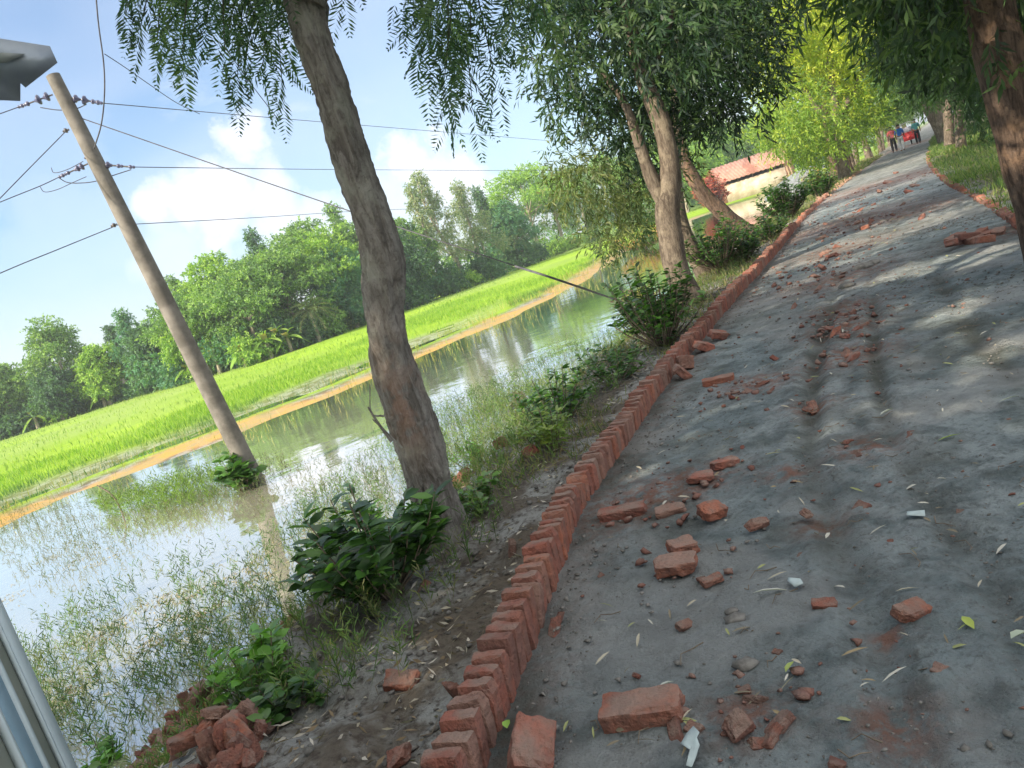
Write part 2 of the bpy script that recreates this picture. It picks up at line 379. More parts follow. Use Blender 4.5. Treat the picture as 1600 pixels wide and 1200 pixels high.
ORD = ['first', 'second', 'third', 'fourth', 'fifth', 'sixth', 'seventh', 'eighth', 'ninth', 'tenth', 'eleventh', 'twelfth', 'thirteenth', 'fourteenth', 'fifteenth', 'sixteenth', 'seventeenth', 'eighteenth', 'nineteenth', 'twentieth', 'twenty-first', 'twenty-second', 'twenty-third', 'twenty-fourth', 'twenty-fifth', 'twenty-sixth', 'twenty-seventh', 'twenty-eighth', 'twenty-ninth', 'thirtieth', 'thirty-first', 'thirty-second', 'thirty-third', 'thirty-fourth', 'thirty-fifth', 'thirty-sixth', 'thirty-seventh', 'thirty-eighth', 'thirty-ninth', 'fortieth']
# ------------------------------------------------------------------ road frame
EDGE = np.array([(-13, -42), (-6.6, -20), (-3.4, -8.2), (-1.62, -2.2), (-.68, 1.1), (-.40, 2.05), (-.20, 2.66), (.16, 3.83), (.49, 4.58), (1.05, 5.76), (1.80, 7.25), (3.02, 9.55), (5.05, 13.2),
                 (8.25, 19.2), (14.39, 29.8), (21.99, 42.0), (35.4, 63.4), (58., 99.5), (110, 182.), (200, 325), (400, 643)])
_e, _ = resample(EDGE, np.zeros(len(EDGE)), 12)
_s = np.concatenate([[0], np.cumsum(np.linalg.norm(np.diff(_e[:, :2], axis=0), axis=1))])
S0 = _s[np.argmin(np.linalg.norm(_e-np.array([-.40, 2.05]), axis=1))]; _s = _s-S0
W = 2.98
def sd(s, d, z=0.0):
    s = np.asarray(s, float); x = np.interp(s, _s, _e[:, 0]); y = np.interp(s, _s, _e[:, 1])
    x2 = np.interp(s+.4, _s, _e[:, 0]); y2 = np.interp(s+.4, _s, _e[:, 1]); x1 = np.interp(s-.4, _s, _e[:, 0]); y1 = np.interp(s-.4, _s, _e[:, 1])
    tx, ty = x2-x1, y2-y1; l = np.hypot(tx, ty); tx, ty = tx/l, ty/l
    return np.stack([x+ty*d, y-tx*d, np.zeros_like(x)+z], -1)
def heading(s):
    a = sd(s-.4, 0); b = sd(s+.4, 0); return math.atan2(b[0]-a[0], b[1]-a[1])
def poly_dist(x, y, P):
    best = np.full(x.shape, 1e9); sg = np.zeros(x.shape); ss = np.zeros(x.shape); acc_ = 0
    for a, b in zip(P[:-1], P[1:]):
        ex, ey = b-a; L2 = ex*ex+ey*ey; t = np.clip(((x-a[0])*ex+(y-a[1])*ey)/L2, 0, 1)
        dx = x-(a[0]+t*ex); dy = y-(a[1]+t*ey); d2 = dx*dx+dy*dy; m = d2 < best
        best = np.where(m, d2, best); sg = np.where(m, np.sign(dx*ey-dy*ex), sg); ss = np.where(m, acc_+t*math.sqrt(L2), ss); acc_ += math.sqrt(L2)
    return np.sqrt(best), sg, ss
_pe = _e[::3, :2] if len(_e[::3]) else _e[:, :2]
_pe = np.vstack([_pe, _e[-1:, :2]])
_off = None
def road_d(x, y):
    d, sg, ss = poly_dist(x, y, _pe); return d*sg, ss-S0
SHORE = np.array([(-120, -60), (-40, 4), (-20, 14.5), (-13.4, 18.0), (-12.4, 19.9), (-10.9, 21.0), (-8.5, 21.9), (-6.7, 23.4), (-4.6, 25.6), (-3.0, 27.6), (-.2, 31.), (3.5, 38.), (9.3, 55.), (13.4, 66), (21, 80), (31, 90), (44, 93), (62, 92), (160, 80), (160, -60)])
def pip(x, y, P):
    ins = np.zeros(x.shape, bool); n = len(P)
    for i in range(n):
        a, b = P[i], P[(i+1) % n]
        c = ((a[1] > y) != (b[1] > y)) & (x < (b[0]-a[0])*(y-a[1])/((b[1]-a[1])+1e-12)+a[0]); ins ^= c
    return ins
def shore_sd(x, y):
    d, _, _ = poly_dist(x, y, SHORE); return np.where(pip(x, y, SHORE), -d, d)
def terrain(x, y, full=False):
    d, s = road_d(x, y); fs = shore_sd(x, y)
    n1 = fbm2(x, y, .9, 4); n2 = fbm2(x, y, 5., 4, .55, 3.)
    wd = 1.25+.9*sstep(3.2, -1.0, s)+.25*n1+.25*sstep(6, 14, s)
    u = -d-wd   # distance beyond the shoulder, left
    left = -.04-.05*sstep(0, 1.2, -d)-np.clip(u, 0, 9)*.82-.0*u
    left = np.maximum(left, -1.75)
    r = d-W
    right = -.03-.02*r-.45*sstep(3.5, 9, r)
    z = np.where(d < W/2, left, right)
    onroad = (d > .03) & (d < W-.03)
    nz_ = .05*n1+.035*n2
    fieldz = -1.0+.075*sstep(-1.5, 1.2, fs)*1.6-.55*sstep(-1.0, -4.0, fs)+.02*fbm2(x, y, .6, 3)
    fl_ = sstep(1.0, 1.8, fs)*sstep(6.5, 3.5, fs+2.2*fbm2(x, y, .3, 3, .5, 6.))*sstep(3, -4, x)
    fieldz = fieldz*(1-fl_)+fl_*(-1.035+.06*fbm2(x, y, .9, 3, .5, 7.))
    zl = np.maximum(z+nz_*np.where(np.abs(u) < 6, 1, .3), fieldz)
    farz = np.where(fs > 6, .25*sstep(60, 200, fs), 0)
    z = np.where(d < W/2, zl+farz*(d < -5), z+nz_)
    z = np.where(onroad, -.16, z)
    if full: return z, d, s, fs
    return z
def tz(x, y): return float(terrain(np.array([x], float), np.array([y], float))[0])

# ground sheet, polar round the viewpoint
rads = np.concatenate([np.geomspace(.3, 60, 330), np.geomspace(62, 1500, 50)]); na = 720
th = np.linspace(0, 2*math.pi, na, endpoint=False)
RR, TH = np.meshgrid(rads, th, indexing='ij'); X = RR*np.sin(TH); Y = RR*np.cos(TH)
Z, D, S, FS = terrain(X.ravel(), Y.ravel(), True)
V = np.stack([X.ravel(), Y.ravel(), Z], -1); nr = len(rads)
i = np.arange(nr-1)[:, None]*na; j = np.arange(na)[None]; j2 = (j+1) % na
F = np.stack([i+j, i+na+j, i+na+j2, i+j2], -1).reshape(-1, 4)
V = np.vstack([V, [[0, 0, -.16]]]); cF = np.stack([np.arange(na), (np.arange(na)+1) % na, np.full(na, len(V)-1)], -1)
fieldm = sstep(.1, 1.1, FS)*(D < -2.5); fieldm = np.maximum(fieldm, (D < -6)*sstep(-.2, 1, FS))
wob = fbm2(V[:-1, 0], V[:-1, 1], .35, 4, .6)*.9
fieldm = fieldm*(1-.75*sstep(1.0, 1.8, FS)*sstep(6.5, 3.5, FS)*sstep(3, -4, V[:-1, 0]))
oran = sstep(-2.3, -1.2, FS+wob)*sstep(.7, -.1, FS+wob)*(D < -2.5)*(1-.55*sstep(0, 12, V[:-1, 0]))
verge = np.where(D > W, sstep(.2, .7, D-W), 0); verge = np.maximum(verge, np.where((D < -.1) & (FS > 0) & (D > -6), .7, 0))
dull = np.clip(sstep(12, 50, FS)*.75+.9*fbm2(V[:-1, 0], V[:-1, 1], .07, 3, .5, 2.)*sstep(2, 10, FS), 0, 1)
C = np.stack([fieldm, oran, verge, dull], -1); C = np.vstack([C, [[0, 0, 0, 1]]])
ground = obj('ground', npmesh('ground', V, [F, cF], M_GROUND, C, True)); tag(ground, 'earth bank, shoulders and green rice field around the pond', 'ground', kind='structure')

# road strip
rs = np.concatenate([np.arange(-14, 0, .12), np.arange(0, 9, .022), 9*np.exp(np.linspace(0, math.log(600/9), 420))])
rd_ = np.linspace(-.06, W+.06, 150)
SS, DD = np.meshgrid(rs, rd_, indexing='ij'); PV = sd(SS.ravel(), DD.ravel())
x, y = PV[:, 0], PV[:, 1]; s_, d_ = SS.ravel(), DD.ravel()
fade = 1/(1+np.maximum(s_, 0)/25)
z = .010*fbm2(x, y, 1.3, 3)+.009*fbm2(x, y, 6, 4, .6)*fade+.010*np.abs(fbm2(x, y, 19, 3, .6))*fade
RUTS = [(1.12, .06, .040), (1.47, .05, .026), (2.2, .07, .014)]
rutm = 0
for c_, w_, dp in RUTS:
    cc = c_+.06*np.sin(s_*.30+c_*4)-.06*np.sin(c_*4)+.012*np.sin(s_*1.3); g_ = np.exp(-((d_-cc)/w_)**2); rut = np.clip(.85+.3*fbm2(s_, s_*0, .6, 2), .45, 1.1)*(.15+.85*sstep(9, 4, s_))
    tread = .012*np.sin(s_*2*math.pi/.07)*np.exp(-((d_-cc-.09)/.05)**2)*sstep(-.3, .2, fbm2(x, y, 2, 2))*(s_ < 9)
    z = z-dp*g_*rut+.4*dp*np.exp(-((np.abs(d_-cc)-w_*1.9)/(.05))**2)*rut+tread; rutm = rutm+g_*rut
z = z+.02*sstep(.25, 0, d_)*0
DUST = [(1320, 512, .35), (1335, 555, .3), (1320, 480, .35), (1180, 600, .25), (1350, 340, 1.4), (1310, 390, .8), (1290, 440, .7), (1370, 290, 2.5), (1000, 790, .25), (1090, 745, .22), (1270, 635, .15), (1320, 350, 1.), (1560, 365, .5), (1430, 330, .8), (1230, 740, .1), (1165, 1120, .12), (1395, 1130, .10), (1385, 990, .05), (1280, 820, .1), (1350, 700, .15), (1380, 240, 4)]
dust = 0
for (px, py, r) in DUST:
    q = gp(px, py); dust = dust+.95*np.exp(-(((x-q[0])**2+(y-q[1])**2)/(r*r)))
dust = dust+.3*sstep(14, 40, s_)+.38*sstep(.35, .0, np.abs(d_+.0))+.10*sstep(.2, .7, fbm2(x, y, 1.1, 3, .5, 9.))*sstep(4, 9, s_) + .25*sstep(12, 5, s_)*sstep(.6, .1, np.abs(d_-1.3))*.3
brown = .9*np.clip(rutm, 0, 1)*sstep(-.9, .3, fbm2(x, y, 1.2, 3, .5, 5.)) + .35*sstep(.16, .02, d_)*(s_ < 12)+.3*sstep(.1, .8, fbm2(x, y, .7, 3, .5, 21.))+.35*sstep(.35, .75, fbm2(x, y, 3.1, 3, .6, 23.))
pale = sstep(.15, .9, fbm2(x, y, 1.6, 4, .55, 12.))
for (px, py, r) in [(990, 1000, .35), (1130, 950, .3), (1180, 480, .6), (960, 950, .3)]:
    q = gp(px, py); pale = pale+.6*np.exp(-(((x-q[0])**2+(y-q[1])**2)/(r*r)))
C = np.stack([np.clip(dust, 0, .9), np.clip(brown, 0, 1), np.clip(pale, 0, .8)], -1)
PV[:, 2] = z; nd = len(rd_); i = np.arange(len(rs)-1)[:, None]*nd; j = np.arange(nd-1)[None]
F = np.stack([i+j, i+j+1, i+nd+j+1, i+nd+j], -1).reshape(-1, 4)
road = obj('road', npmesh('road', PV, F, M_ROAD, C, True)); tag(road, 'rutted grey sandy village road strewn with brick dust', 'road', kind='structure')

# water sheet clipped to the pond region
wv = [(-120, -60, -1), (0, -30, -1)] ; P0 = sd(np.linspace(-40, 130, 40), -1.0, -1.0)
SHn = SHORE[:18]
def quadstrip(a, b, n=60):
    la = np.concatenate([[0], np.cumsum(np.linalg.norm(np.diff(a, axis=0), axis=1))]); lb = np.concatenate([[0], np.cumsum(np.linalg.norm(np.diff(b, axis=0), axis=1))])
    t = np.linspace(0, 1, n); A = np.stack([np.interp(t*la[-1], la, a[:, k]) for k in range(2)], -1); B = np.stack([np.interp(t*lb[-1], lb, b[:, k]) for k in range(2)], -1); return A, B
sh_out = SHn+unit(np.stack([-np.gradient(SHn[:, 1]), np.gradient(SHn[:, 0])], -1))*7.0
A, B = quadstrip(sh_out, P0[:, :2])
V = np.vstack([np.c_[A, np.full(len(A), -1.)], np.c_[B, np.full(len(B), -1.)]]); k = np.arange(len(A)-1)
F = np.stack([k, k+len(A), k+len(A)+1, k+1], -1)
water = obj('water', npmesh('water', V, F, M_WATER)); tag(water, 'still muddy pond mirroring the sky and far trees', 'water', kind='structure')
# ================================================================== edging bricks
def brick_mesh(name, size, chip=0.004, seed=0, broken=0.0):
    rg = np.random.default_rng(seed); nx = [max(3, int(round(v/.018))) for v in size]
    bm = bmesh.new(); bmesh.ops.create_cube(bm, size=1.0)
    bmesh.ops.subdivide_edges(bm, edges=bm.edges[:], cuts=7, use_grid_fill=True)
    V = np.array([v.co for v in bm.verts]); h = .5
    q = V*np.asarray(size); lim = np.asarray(size)/2; r = .008
    cl = np.clip(q, -lim+r, lim-r); dd = q-cl; ln = np.linalg.norm(dd, axis=1)[:, None]; q = np.where(ln > 1e-6, cl+dd/np.maximum(ln, 1e-6)*r, q)
    off = rg.random(3)*40
    q = q+unit(q)*(chip*1.3*fbm(q*28+off, 3)+.0022*fbm(q*80+off, 2))[:, None]
    corner = (np.abs(V) > .42).sum(1) >= 2
    q = q*(1-(corner*np.clip(fbm(q*16+off+5, 2), 0, 1)*.13)[:, None])
    if broken:
        for _ in range(rg.integers(2, 4)):
            n = unit(rg.normal(size=3)); o = n*np.abs(n*lim).sum()*(1-broken*(.5+.6*rg.random()))
            t = (q-o)@n; n2 = fbm(q*34+off, 4, .6)*.009; q = q-np.outer(np.clip(t+n2, 0, None), n)
    for v, p in zip(bm.verts, q): v.co = p
    me = bpy.data.meshes.new(name); bm.to_mesh(me); bm.free(); me.materials.append(M_BRICK); return me
edge_meshes = [brick_mesh('edging_brick', (.118, .068, .245), .0035, 10+k) for k in range(7)]
def edging(side, smax, s_start, label, group, gb):
    s = s_start; out = []; nb = 0; rg = np.random.default_rng(5 if side < 0 else 6); lean = .1; wob = 0
    while s < (27 if side < 0 else 40):
        wob = wob*.96+rg.normal()*.0022
        t = .0755+abs(rg.normal())*.005; d = (-.075 if side < 0 else W+.07)+wob+rg.normal()*.003
        p = sd(s, d, (.030 if side < 0 else (.005 if s < 8.5 else -.04))+rg.normal()*(.008 if side < 0 else .02)+.012*math.sin(s*1.7)); hd = heading(s)
        lean = .9*lean+.1*(.16+rg.normal()*.12)
        e = (-lean*0.9+rg.normal()*.03, rg.normal()*.045+(.05 if side < 0 else -.05), -hd+rg.normal()*.05)
        if (side > 0 and rg.random() < .25) or (s > 18 and rg.random() < .25): s += t*1.5; continue
        if s > smax: p[2] -= .03+rg.random()*.05
        if rg.random() < .035: e = (e[0]-.22, e[1]+rg.normal()*.1, e[2]+rg.normal()*.12); s += .02
        if s < smax:
            o = obj('edging_brick', edge_meshes[rg.integers(0, 7)], None, p); o.rotation_euler = e
            nb += 1; tag(o, ('red edging brick on end, %s in the pond-side row from the bottom' % ORD[nb-1]) if side < 0 and nb <= 30 else label, 'brick', group)
        else: gb.box(p, (.115, .068, .24), rmat(e), None)
        s += t
far_edge = GB()
edging(-1, 17.2, -.45, 'red brick on end in the farther part of the pond-side edging row', 'bricks of the edging along the pond side', far_edge)
edging(1, 10.2, 5.6, 'dusty red brick on end in the grassy edging right of the road', 'bricks of the edging along the right side', far_edge)
tag(obj('brick_edging', far_edge.mesh('brick_edging', M_BRICK)), 'distant red brick edging running up both sides of the road', 'brick edging', kind='stuff')

# ================================================================== loose bricks
frag = [brick_mesh('brick_fragment', (.12+.05*(k % 3), .10, .07), .006, 50+k, .36+.05*(k % 4)) for k in range(9)]
whole = [brick_mesh('loose_brick', (.24, .115, .068), .005, 80+k, .06) for k in range(3)]
half = [brick_mesh('brick_half', (.15, .115, .07), .006, 90+k, .22) for k in range(3)]
def put(me, px, py, z, rot, scale, name, label, group=None, gz=None, cat='brick'):
    q = gp(px, py, z if gz is None else gz); o = obj(name, me, None, (q[0], q[1], z)); o.rotation_euler = rot; o.scale = (scale,)*3 if np.isscalar(scale) else scale
    return tag(o, label, cat, group)
RB = 'loose brick pieces lying on the road'
put(whole[0], 1003, 1108, .03, (.03, -.02, -.30), 1.0, 'loose_brick', 'whole dust-grey brick lying flat in the near part of the road', RB)
put(half[0], 832, 1165, .055, (.5, -.35, 1.25), (1.15, 1.05, 1.3), 'brick_half', 'big pinkish broken brick leaning beside the nearest edging bricks', RB)
put(half[1], 1056, 882, .03, (.02, .04, -.28), (1.1, 1., .8), 'brick_half', 'flat broken brick with a dark underside, front one of the pair on the road', RB)
put(frag[0], 1068, 853, .035, (.1, .15, .2), (1., .9, .7), 'brick_fragment', 'crumbled brick piece just behind the flat broken brick', RB)
put(whole[1], 972, 800, .02, (.02, .0, -.32), (1., .8, .8), 'loose_brick', 'orange whole brick butted against the edging row', RB)
put(frag[2], 1045, 797, .015, (.1, .1, .1), (.7, .8, .5), 'brick_fragment', 'low brick piece at the end of the orange brick by the edging', RB)
put(half[2], 1112, 798, .035, (.3, .1, .3), (.75, .8, .8), 'brick_half', 'grey dusty brick half behind the flat broken pair', RB)
put(frag[3], 1095, 745, .02, (.0, .1, -.3), (1.1, 1.0, .5), 'brick_fragment', 'flattened red brick piece below the small dark lump', RB)
put(frag[4], 1132, 723, .02, (.0, .1, .3), (.9, .7, .6), 'brick_fragment', 'small dark brick lump behind the flattened red piece', RB)
put(frag[5], 1183, 818, .03, (.5, .1, .3), .45, 'brick_fragment', 'rounded red lump of brick, left of two small upright lumps', RB)
put(frag[6], 1260, 803, .03, (.9, .3, 1.3), .46, 'brick_fragment', 'pointed upright brick shard, right of two small upright lumps', RB)
put(frag[7], 1112, 906, .015, (.1, .0, .2), (.5, .45, .35), 'brick_fragment', 'bright orange chip in front of the flat broken brick', RB)
put(frag[1], 1288, 945, .015, (.2, .1, -.3), (.45, .45, .4), 'brick_fragment', 'bright orange chip beside the deep tyre rut', RB)
put(frag[8], 1424, 955, .03, (.4, .2, .4), (.5, .6, .6), 'brick_fragment', 'angular red brick chunk alone right of the deep tyre rut', RB)
put(frag[0], 1470, 1050, .012, (.2, .1, .7), (.42, .42, .4), 'brick_fragment', 'half buried red chunk at the near right of the road', RB)
put(frag[3], 1153, 1135, .03, (.5, -.3, .2), (.6, .6, .7), 'brick_fragment', 'wedge-shaped brown brick chunk, largest of the near cluster', RB)
put(whole[2], 1122, 594, .025, (.02, .02, -.3), (1., .8, .8), 'loose_brick', 'long red brick lying flat well up the road near the edging', RB)
put(half[0], 1100, 541, .06, (.2, .5, .3), 1.15, 'brick_half', 'fallen brick half leaning out from the edging row', RB)
put(half[1], 1122, 523, .05, (.2, .4, .1), 1.1, 'brick_half', 'second fallen brick half, behind the first, against the edging', RB)
put(half[2], 1065, 582, .06, (.2, .9, .1), 1., 'brick_half', 'red brick wedge toppled from the edging, face tilted up', RB)
put(half[0], 1072, 566, .07, (1.3, .3, .1), 1., 'brick_half', 'grey brick standing upright where the edging row is broken', RB)
SMALL = [(1168, 1040, .35), (1162, 1080, .42), (1180, 1092, .4), (1218, 1132, .62), (1205, 1152, .55), (1183, 1162, .45), (1085, 1140, .5), (1056, 1146, .5), (1070, 977, .5), (995, 1056, .33), (866, 980, .55), (872, 968, .4), (1340, 712, .5), (1345, 792, .7), (1250, 868, .3), (1095, 905, .4), (1308, 1195, .5), (1270, 636, .7), (1262, 640, .4), (1420, 682, .4), (1465, 700, .3), (1325, 690, .4), (1145, 622, .5), (1170, 612, .5), (1190, 600, .6), (1205, 610, .4),
         (1305, 520, .9), (1320, 526, 1.), (1338, 516, .8), (1298, 514, .7), (1330, 500, .7), (1342, 528, .6), (1318, 492, .8), (1332, 560, 1.1), (1322, 553, .8), (1310, 498, .6), (1350, 508, .6), (1332, 488, .5),
         (1340, 348, 1.4), (1350, 356, 1.5), (1362, 345, 1.2), (1290, 350, 1.2), (1283, 372, 1.3), (1300, 400, 1.), (1286, 420, 1.2), (1275, 432, 1.1), (1310, 385, .9), (1290, 395, 1.1), (1278, 452, .9), (1365, 320, 1.3), (1342, 330, 1.3), (1375, 300, 1.6), (1388, 285, 1.6), (1400, 270, 1.7), (1420, 300, 1.3), (1410, 320, 1.2), (1440, 340, 1.1), (1430, 290, 1.5),
         (1240, 480, .7), (1160, 700, .3), (940, 900, .35), (1215, 1020, .3), (1390, 850, .3), (1500, 800, .3), (1550, 700, .35), (1480, 600, .4), (1400, 560, .4), (1210, 560, .5)]
rg = np.random.default_rng(3)
for k, (px, py, sc) in enumerate(SMALL):
    put(frag[rg.integers(0, 9)], px, py, .012*sc, tuple(rg.random(3)*(.7, .7, 6)), (sc*.8, sc*.75, sc*.62), 'brick_fragment', 'small loose crumb of broken red brick lying on the road surface', 'small brick crumbs on the road')
# pile of bricks knocked out on the right
for k, (px, py, rz) in enumerate(sorted([(1492, 372, .2), (1512, 369, -.1), (1530, 366, .35), (1548, 365, .1), (1502, 377, .5), (1522, 375, 0), (1540, 373, -.3), (1560, 363, .6), (1486, 379, .9)])):
    put(whole[k % 3] if k % 2 else half[k % 3], px, py, .035+.05*(k % 3 == 0), (.1*math.sin(k), .2*math.cos(k*2), rz+.2), 1.05, 'loose_brick', 'red brick in the scattered pile at the right road edge, %s from the left' % ORD[k], 'bricks scattered at the right edge of the road')
# bank pieces
BK = 'brick pieces on the bank'
for (px, py, sc, lab, z) in [(628, 1064, .8, 'orange brick stub poking out of the grey bank soil', -.05), (555, 1165, .7, 'dull red brick stub low on the bank near the rubble heap', -.08), (716, 1083, .6, 'small pale brick stub beside the nearest edging bricks', -.02),
                             (624, 1184, .75, 'brown brick stub at the bottom of the picture between heap and edging', -.05), (656, 932, .75, 'red brick lump at the foot of the leaning trunk', -.1), (800, 859, .5, 'small red brick lump between the leaning trunk and the edging', -.05),
                             (788, 703, 1.3, 'red brick lying at the pond edge of the bank above the small heap', -.08), (838, 716, 1.2, 'tilted red brick near the grass past the small heap', -.04), (590, 962, .9, 'red brick piece in the soil under the broad-leaved shrub', -.25), (585, 985, .7, 'crumbly brick piece below the broad-leaved shrub', -.2)]:
    put(frag[int(px) % 9] if sc < 1.1 else whole[0], px, py, z, (.5, .3+px*.01, px*.37), sc if sc < 1.1 else .9, 'brick_fragment', lab, BK)
def heap(poly, n, zf, sc, label, group, seed, hh):
    rg = np.random.default_rng(seed); P = np.array(poly, float); mn, mx = P.min(0), P.max(0); k = 0
    cx, cy = P.mean(0)
    while k < n:
        p = mn+(mx-mn)*rg.random(2)
        if not pip(np.array([p[0]]), np.array([p[1]]), P)[0]: continue
        q = gp(p[0], p[1], zf)
        for _ in range(5): q = gp(p[0], p[1], max(tz(q[0], q[1]), -1.02)+hh*.5)
        cf = 1-min(1, math.hypot((p[0]-cx)/(mx[0]-mn[0]), (p[1]-cy)/(mx[1]-mn[1]))*1.8)
        zz = max(tz(q[0], q[1]), -1.04)+.02+hh*cf*rg.random()
        s = sc*(.7+.7*rg.random()); o = obj('brick_chunk', (half[rg.integers(0, 3)] if rg.random() < .35 else frag[rg.integers(0, 9)]), None, (q[0], q[1], zz))
        o.rotation_euler = tuple(rg.random(3)*6.28); o.scale = (s, s, s*.9); tag(o, label, 'brick', group); k += 1
heap([(190, 1195), (235, 1130), (300, 1080), (345, 1050), (385, 1080), (400, 1130), (350, 1210)], 170, -.8, .66, 'jagged red brick rubble chunk in the large heap on the bank', 'brick rubble in the large heap', 1, .22)
heap([(370, 1060), (420, 985), (470, 955), (510, 965), (500, 1000), (455, 1020)], 46, -.8, .7, 'red brick rubble chunk at the water edge under the broad-leaved shrub', 'brick rubble below the broad-leaved shrub', 2, .12)
heap([(702, 762), (705, 738), (730, 725), (765, 735), (768, 758), (735, 775)], 48, -.5, .95, 'red brick rubble chunk in the small heap right of the leaning trunk', 'brick rubble in the small heap', 3, .40)

# ================================================================== litter, clods
rg = np.random.default_rng(11)
n = 520; s = .0+16*rg.random(n)**1.6; d = .05+(W-.1)*rg.random(n)**.85; P = sd(s, d, .022)
gb = GB(); a = rg.random(n)*6.28; A = np.stack([np.cos(a), np.sin(a), rg.normal(size=n)*.12], -1)
cols = np.array([(.42, .38, .30), (.28, .22, .13), (.30, .32, .14), (.5, .48, .42), (.2, .17, .12)])[rg.integers(0, 5, n)]
Vv, Ff, m_ = leaves(P, A, .035+.065*rg.random(n)**2, .006+.010*rg.random(n), rg, N=np.tile([[0, 0, 1.]], (n, 1))+rg.normal(size=(n, 3))*.25, curve=.18, six=True, fold=.2)
gb.F[4] = [Ff[0]]; gb.F[3] = [Ff[1]]; gb.V.append(Vv); gb.C.append(np.repeat(cols, m_, 0)); gb.n = len(Vv)
n = 2600; s = -.3+9*rg.random(n)**1.3; d = -.2-2.0*rg.random(n); P = sd(s, d); P[:, 2] = terrain(P[:, 0], P[:, 1])+.015; a = rg.random(n)*6.28
A = np.stack([np.cos(a), np.sin(a), rg.normal(size=n)*.3], -1); cols = np.array([(.42, .38, .30), (.24, .18, .11), (.2, .17, .12), (.5, .46, .4)])[rg.integers(0, 4, n)]
add_leaves(gb, P, A, .02+.05*rg.random(n), .008+.010*rg.random(n), rg, cols)
tag(obj('leaf_litter', gb.mesh('leaf_litter', M_LITTER, col=True)), 'dry curled leaves scattered over the road and bank', 'leaf litter', kind='stuff')
gb = GB()
for k in range(420):
    s = -.2+14*rg.random()**1.4; d = (-1.6+1.5*rg.random()) if rg.random() < .45 else .1+2.9*rg.random()
    p = sd(s, d, .014); 
    if d < 0: p[2] = tz(p[0], p[1])+.02
    a = rg.random()*6.28; L = .04+.14*rg.random()**2; q = [p+np.array([math.cos(a+.5*math.sin(t*3))*L*t, math.sin(a+.5*math.sin(t*3))*L*t, .006*math.sin(t*9)]) for t in (-.5, -.17, .17, .5)]
    gb.tube(q, [.0022, .002, .0017, .0012], 4)
tag(obj('twig_litter', gb.mesh('twig_litter', M_TWIG)), 'thin dry twigs and stalks scattered over the road and bank', 'twig litter', kind='stuff')
def icos(sub=1):
    bm = bmesh.new(); bmesh.ops.create_icosphere(bm, subdivisions=sub, radius=1); V = np.array([v.co for v in bm.verts]); F = np.array([[v.index for v in f.verts] for f in bm.faces]); bm.free(); return V, F
IV, IF = icos(1); IV2, IF2 = icos(2)
gb = GB()
for k in range(5200):
    s = -.3+24*rg.random()**1.5; d = -1.5+1.4*rg.random() if rg.random() < .55 else .0+3.0*rg.random()
    if d > 0 and rg.random() < .3: d = min(abs(rg.normal())*.15, 3)
    p = sd(s, d, .006); r = (.003+.008*rg.random()**3)*(1+s/14)*(1.6 if d < 0 else 1)
    if d < 0: p[2] = tz(p[0], p[1])+.004
    gb.add((IV*(1+.35*rg.normal(size=(len(IV), 1)))*r*np.array([1.2, 1, .6]))@rotz(rg.random()*6)+p, IF)
for k in range(9000):
    s = -.3+11*rg.random()**1.3; d = .0+2.95*rg.random(); p = sd(s, d, .004); r = (.0015+.0045*rg.random()**2)*(1+s/9)
    if vnoise(p[None]*1.7)[0]+.5*vnoise(p[None]*6)[0] < -.1+.3*rg.random(): continue
    gb.add((IV*(1+.35*rg.normal(size=(len(IV), 1)))*r*np.array([1.2, 1, .7]))+p, IF)
tag(obj('grit', gb.mesh('grit', M_CLOD)), 'crumbs of dark earth and grit over the road and bank', 'grit', kind='stuff')
gb = GB()
for k in range(500):
    s = -.3+26*rg.random()**1.3; d = .0+3.0*rg.random()
    if rg.random() < .5: d = 1.2+.35*rg.normal()
    p = sd(s, d, .008); r = (.004+.010*rg.random()**2)*(1+s/10)
    gb.add((IV*(1+.35*rg.normal(size=(len(IV), 1)))*r*np.array([1.2, 1, .6]))@rotz(rg.random()*6)+p, IF)
for px, py, r_, n_ in [(1320, 512, .22, 60), (1335, 556, .15, 30), (1320, 488, .2, 30), (1290, 410, .5, 60), (1350, 350, .7, 50), (1285, 440, .4, 40), (1180, 608, .2, 40), (1165, 1110, .12, 18), (1090, 750, .15, 18), (1060, 880, .1, 12), (1020, 800, .15, 20)]:
    q = gp(px, py)
    for k in range(n_):
        p = q+np.array([rg.normal()*r_, rg.normal()*r_, .01]); r = .008+.02*rg.random()**2; r *= .6+.4*(q[1]/6)
        gb.add((IV*(1+.35*rg.normal(size=(len(IV), 1)))*r*np.array([1.2, 1, .7]))@rotz(rg.random()*6)+p, IF)
tag(obj('brick_crumbs', gb.mesh('brick_crumbs', M_BRICK)), 'crushed red brick grains spread over the road', 'brick crumbs', kind='stuff')
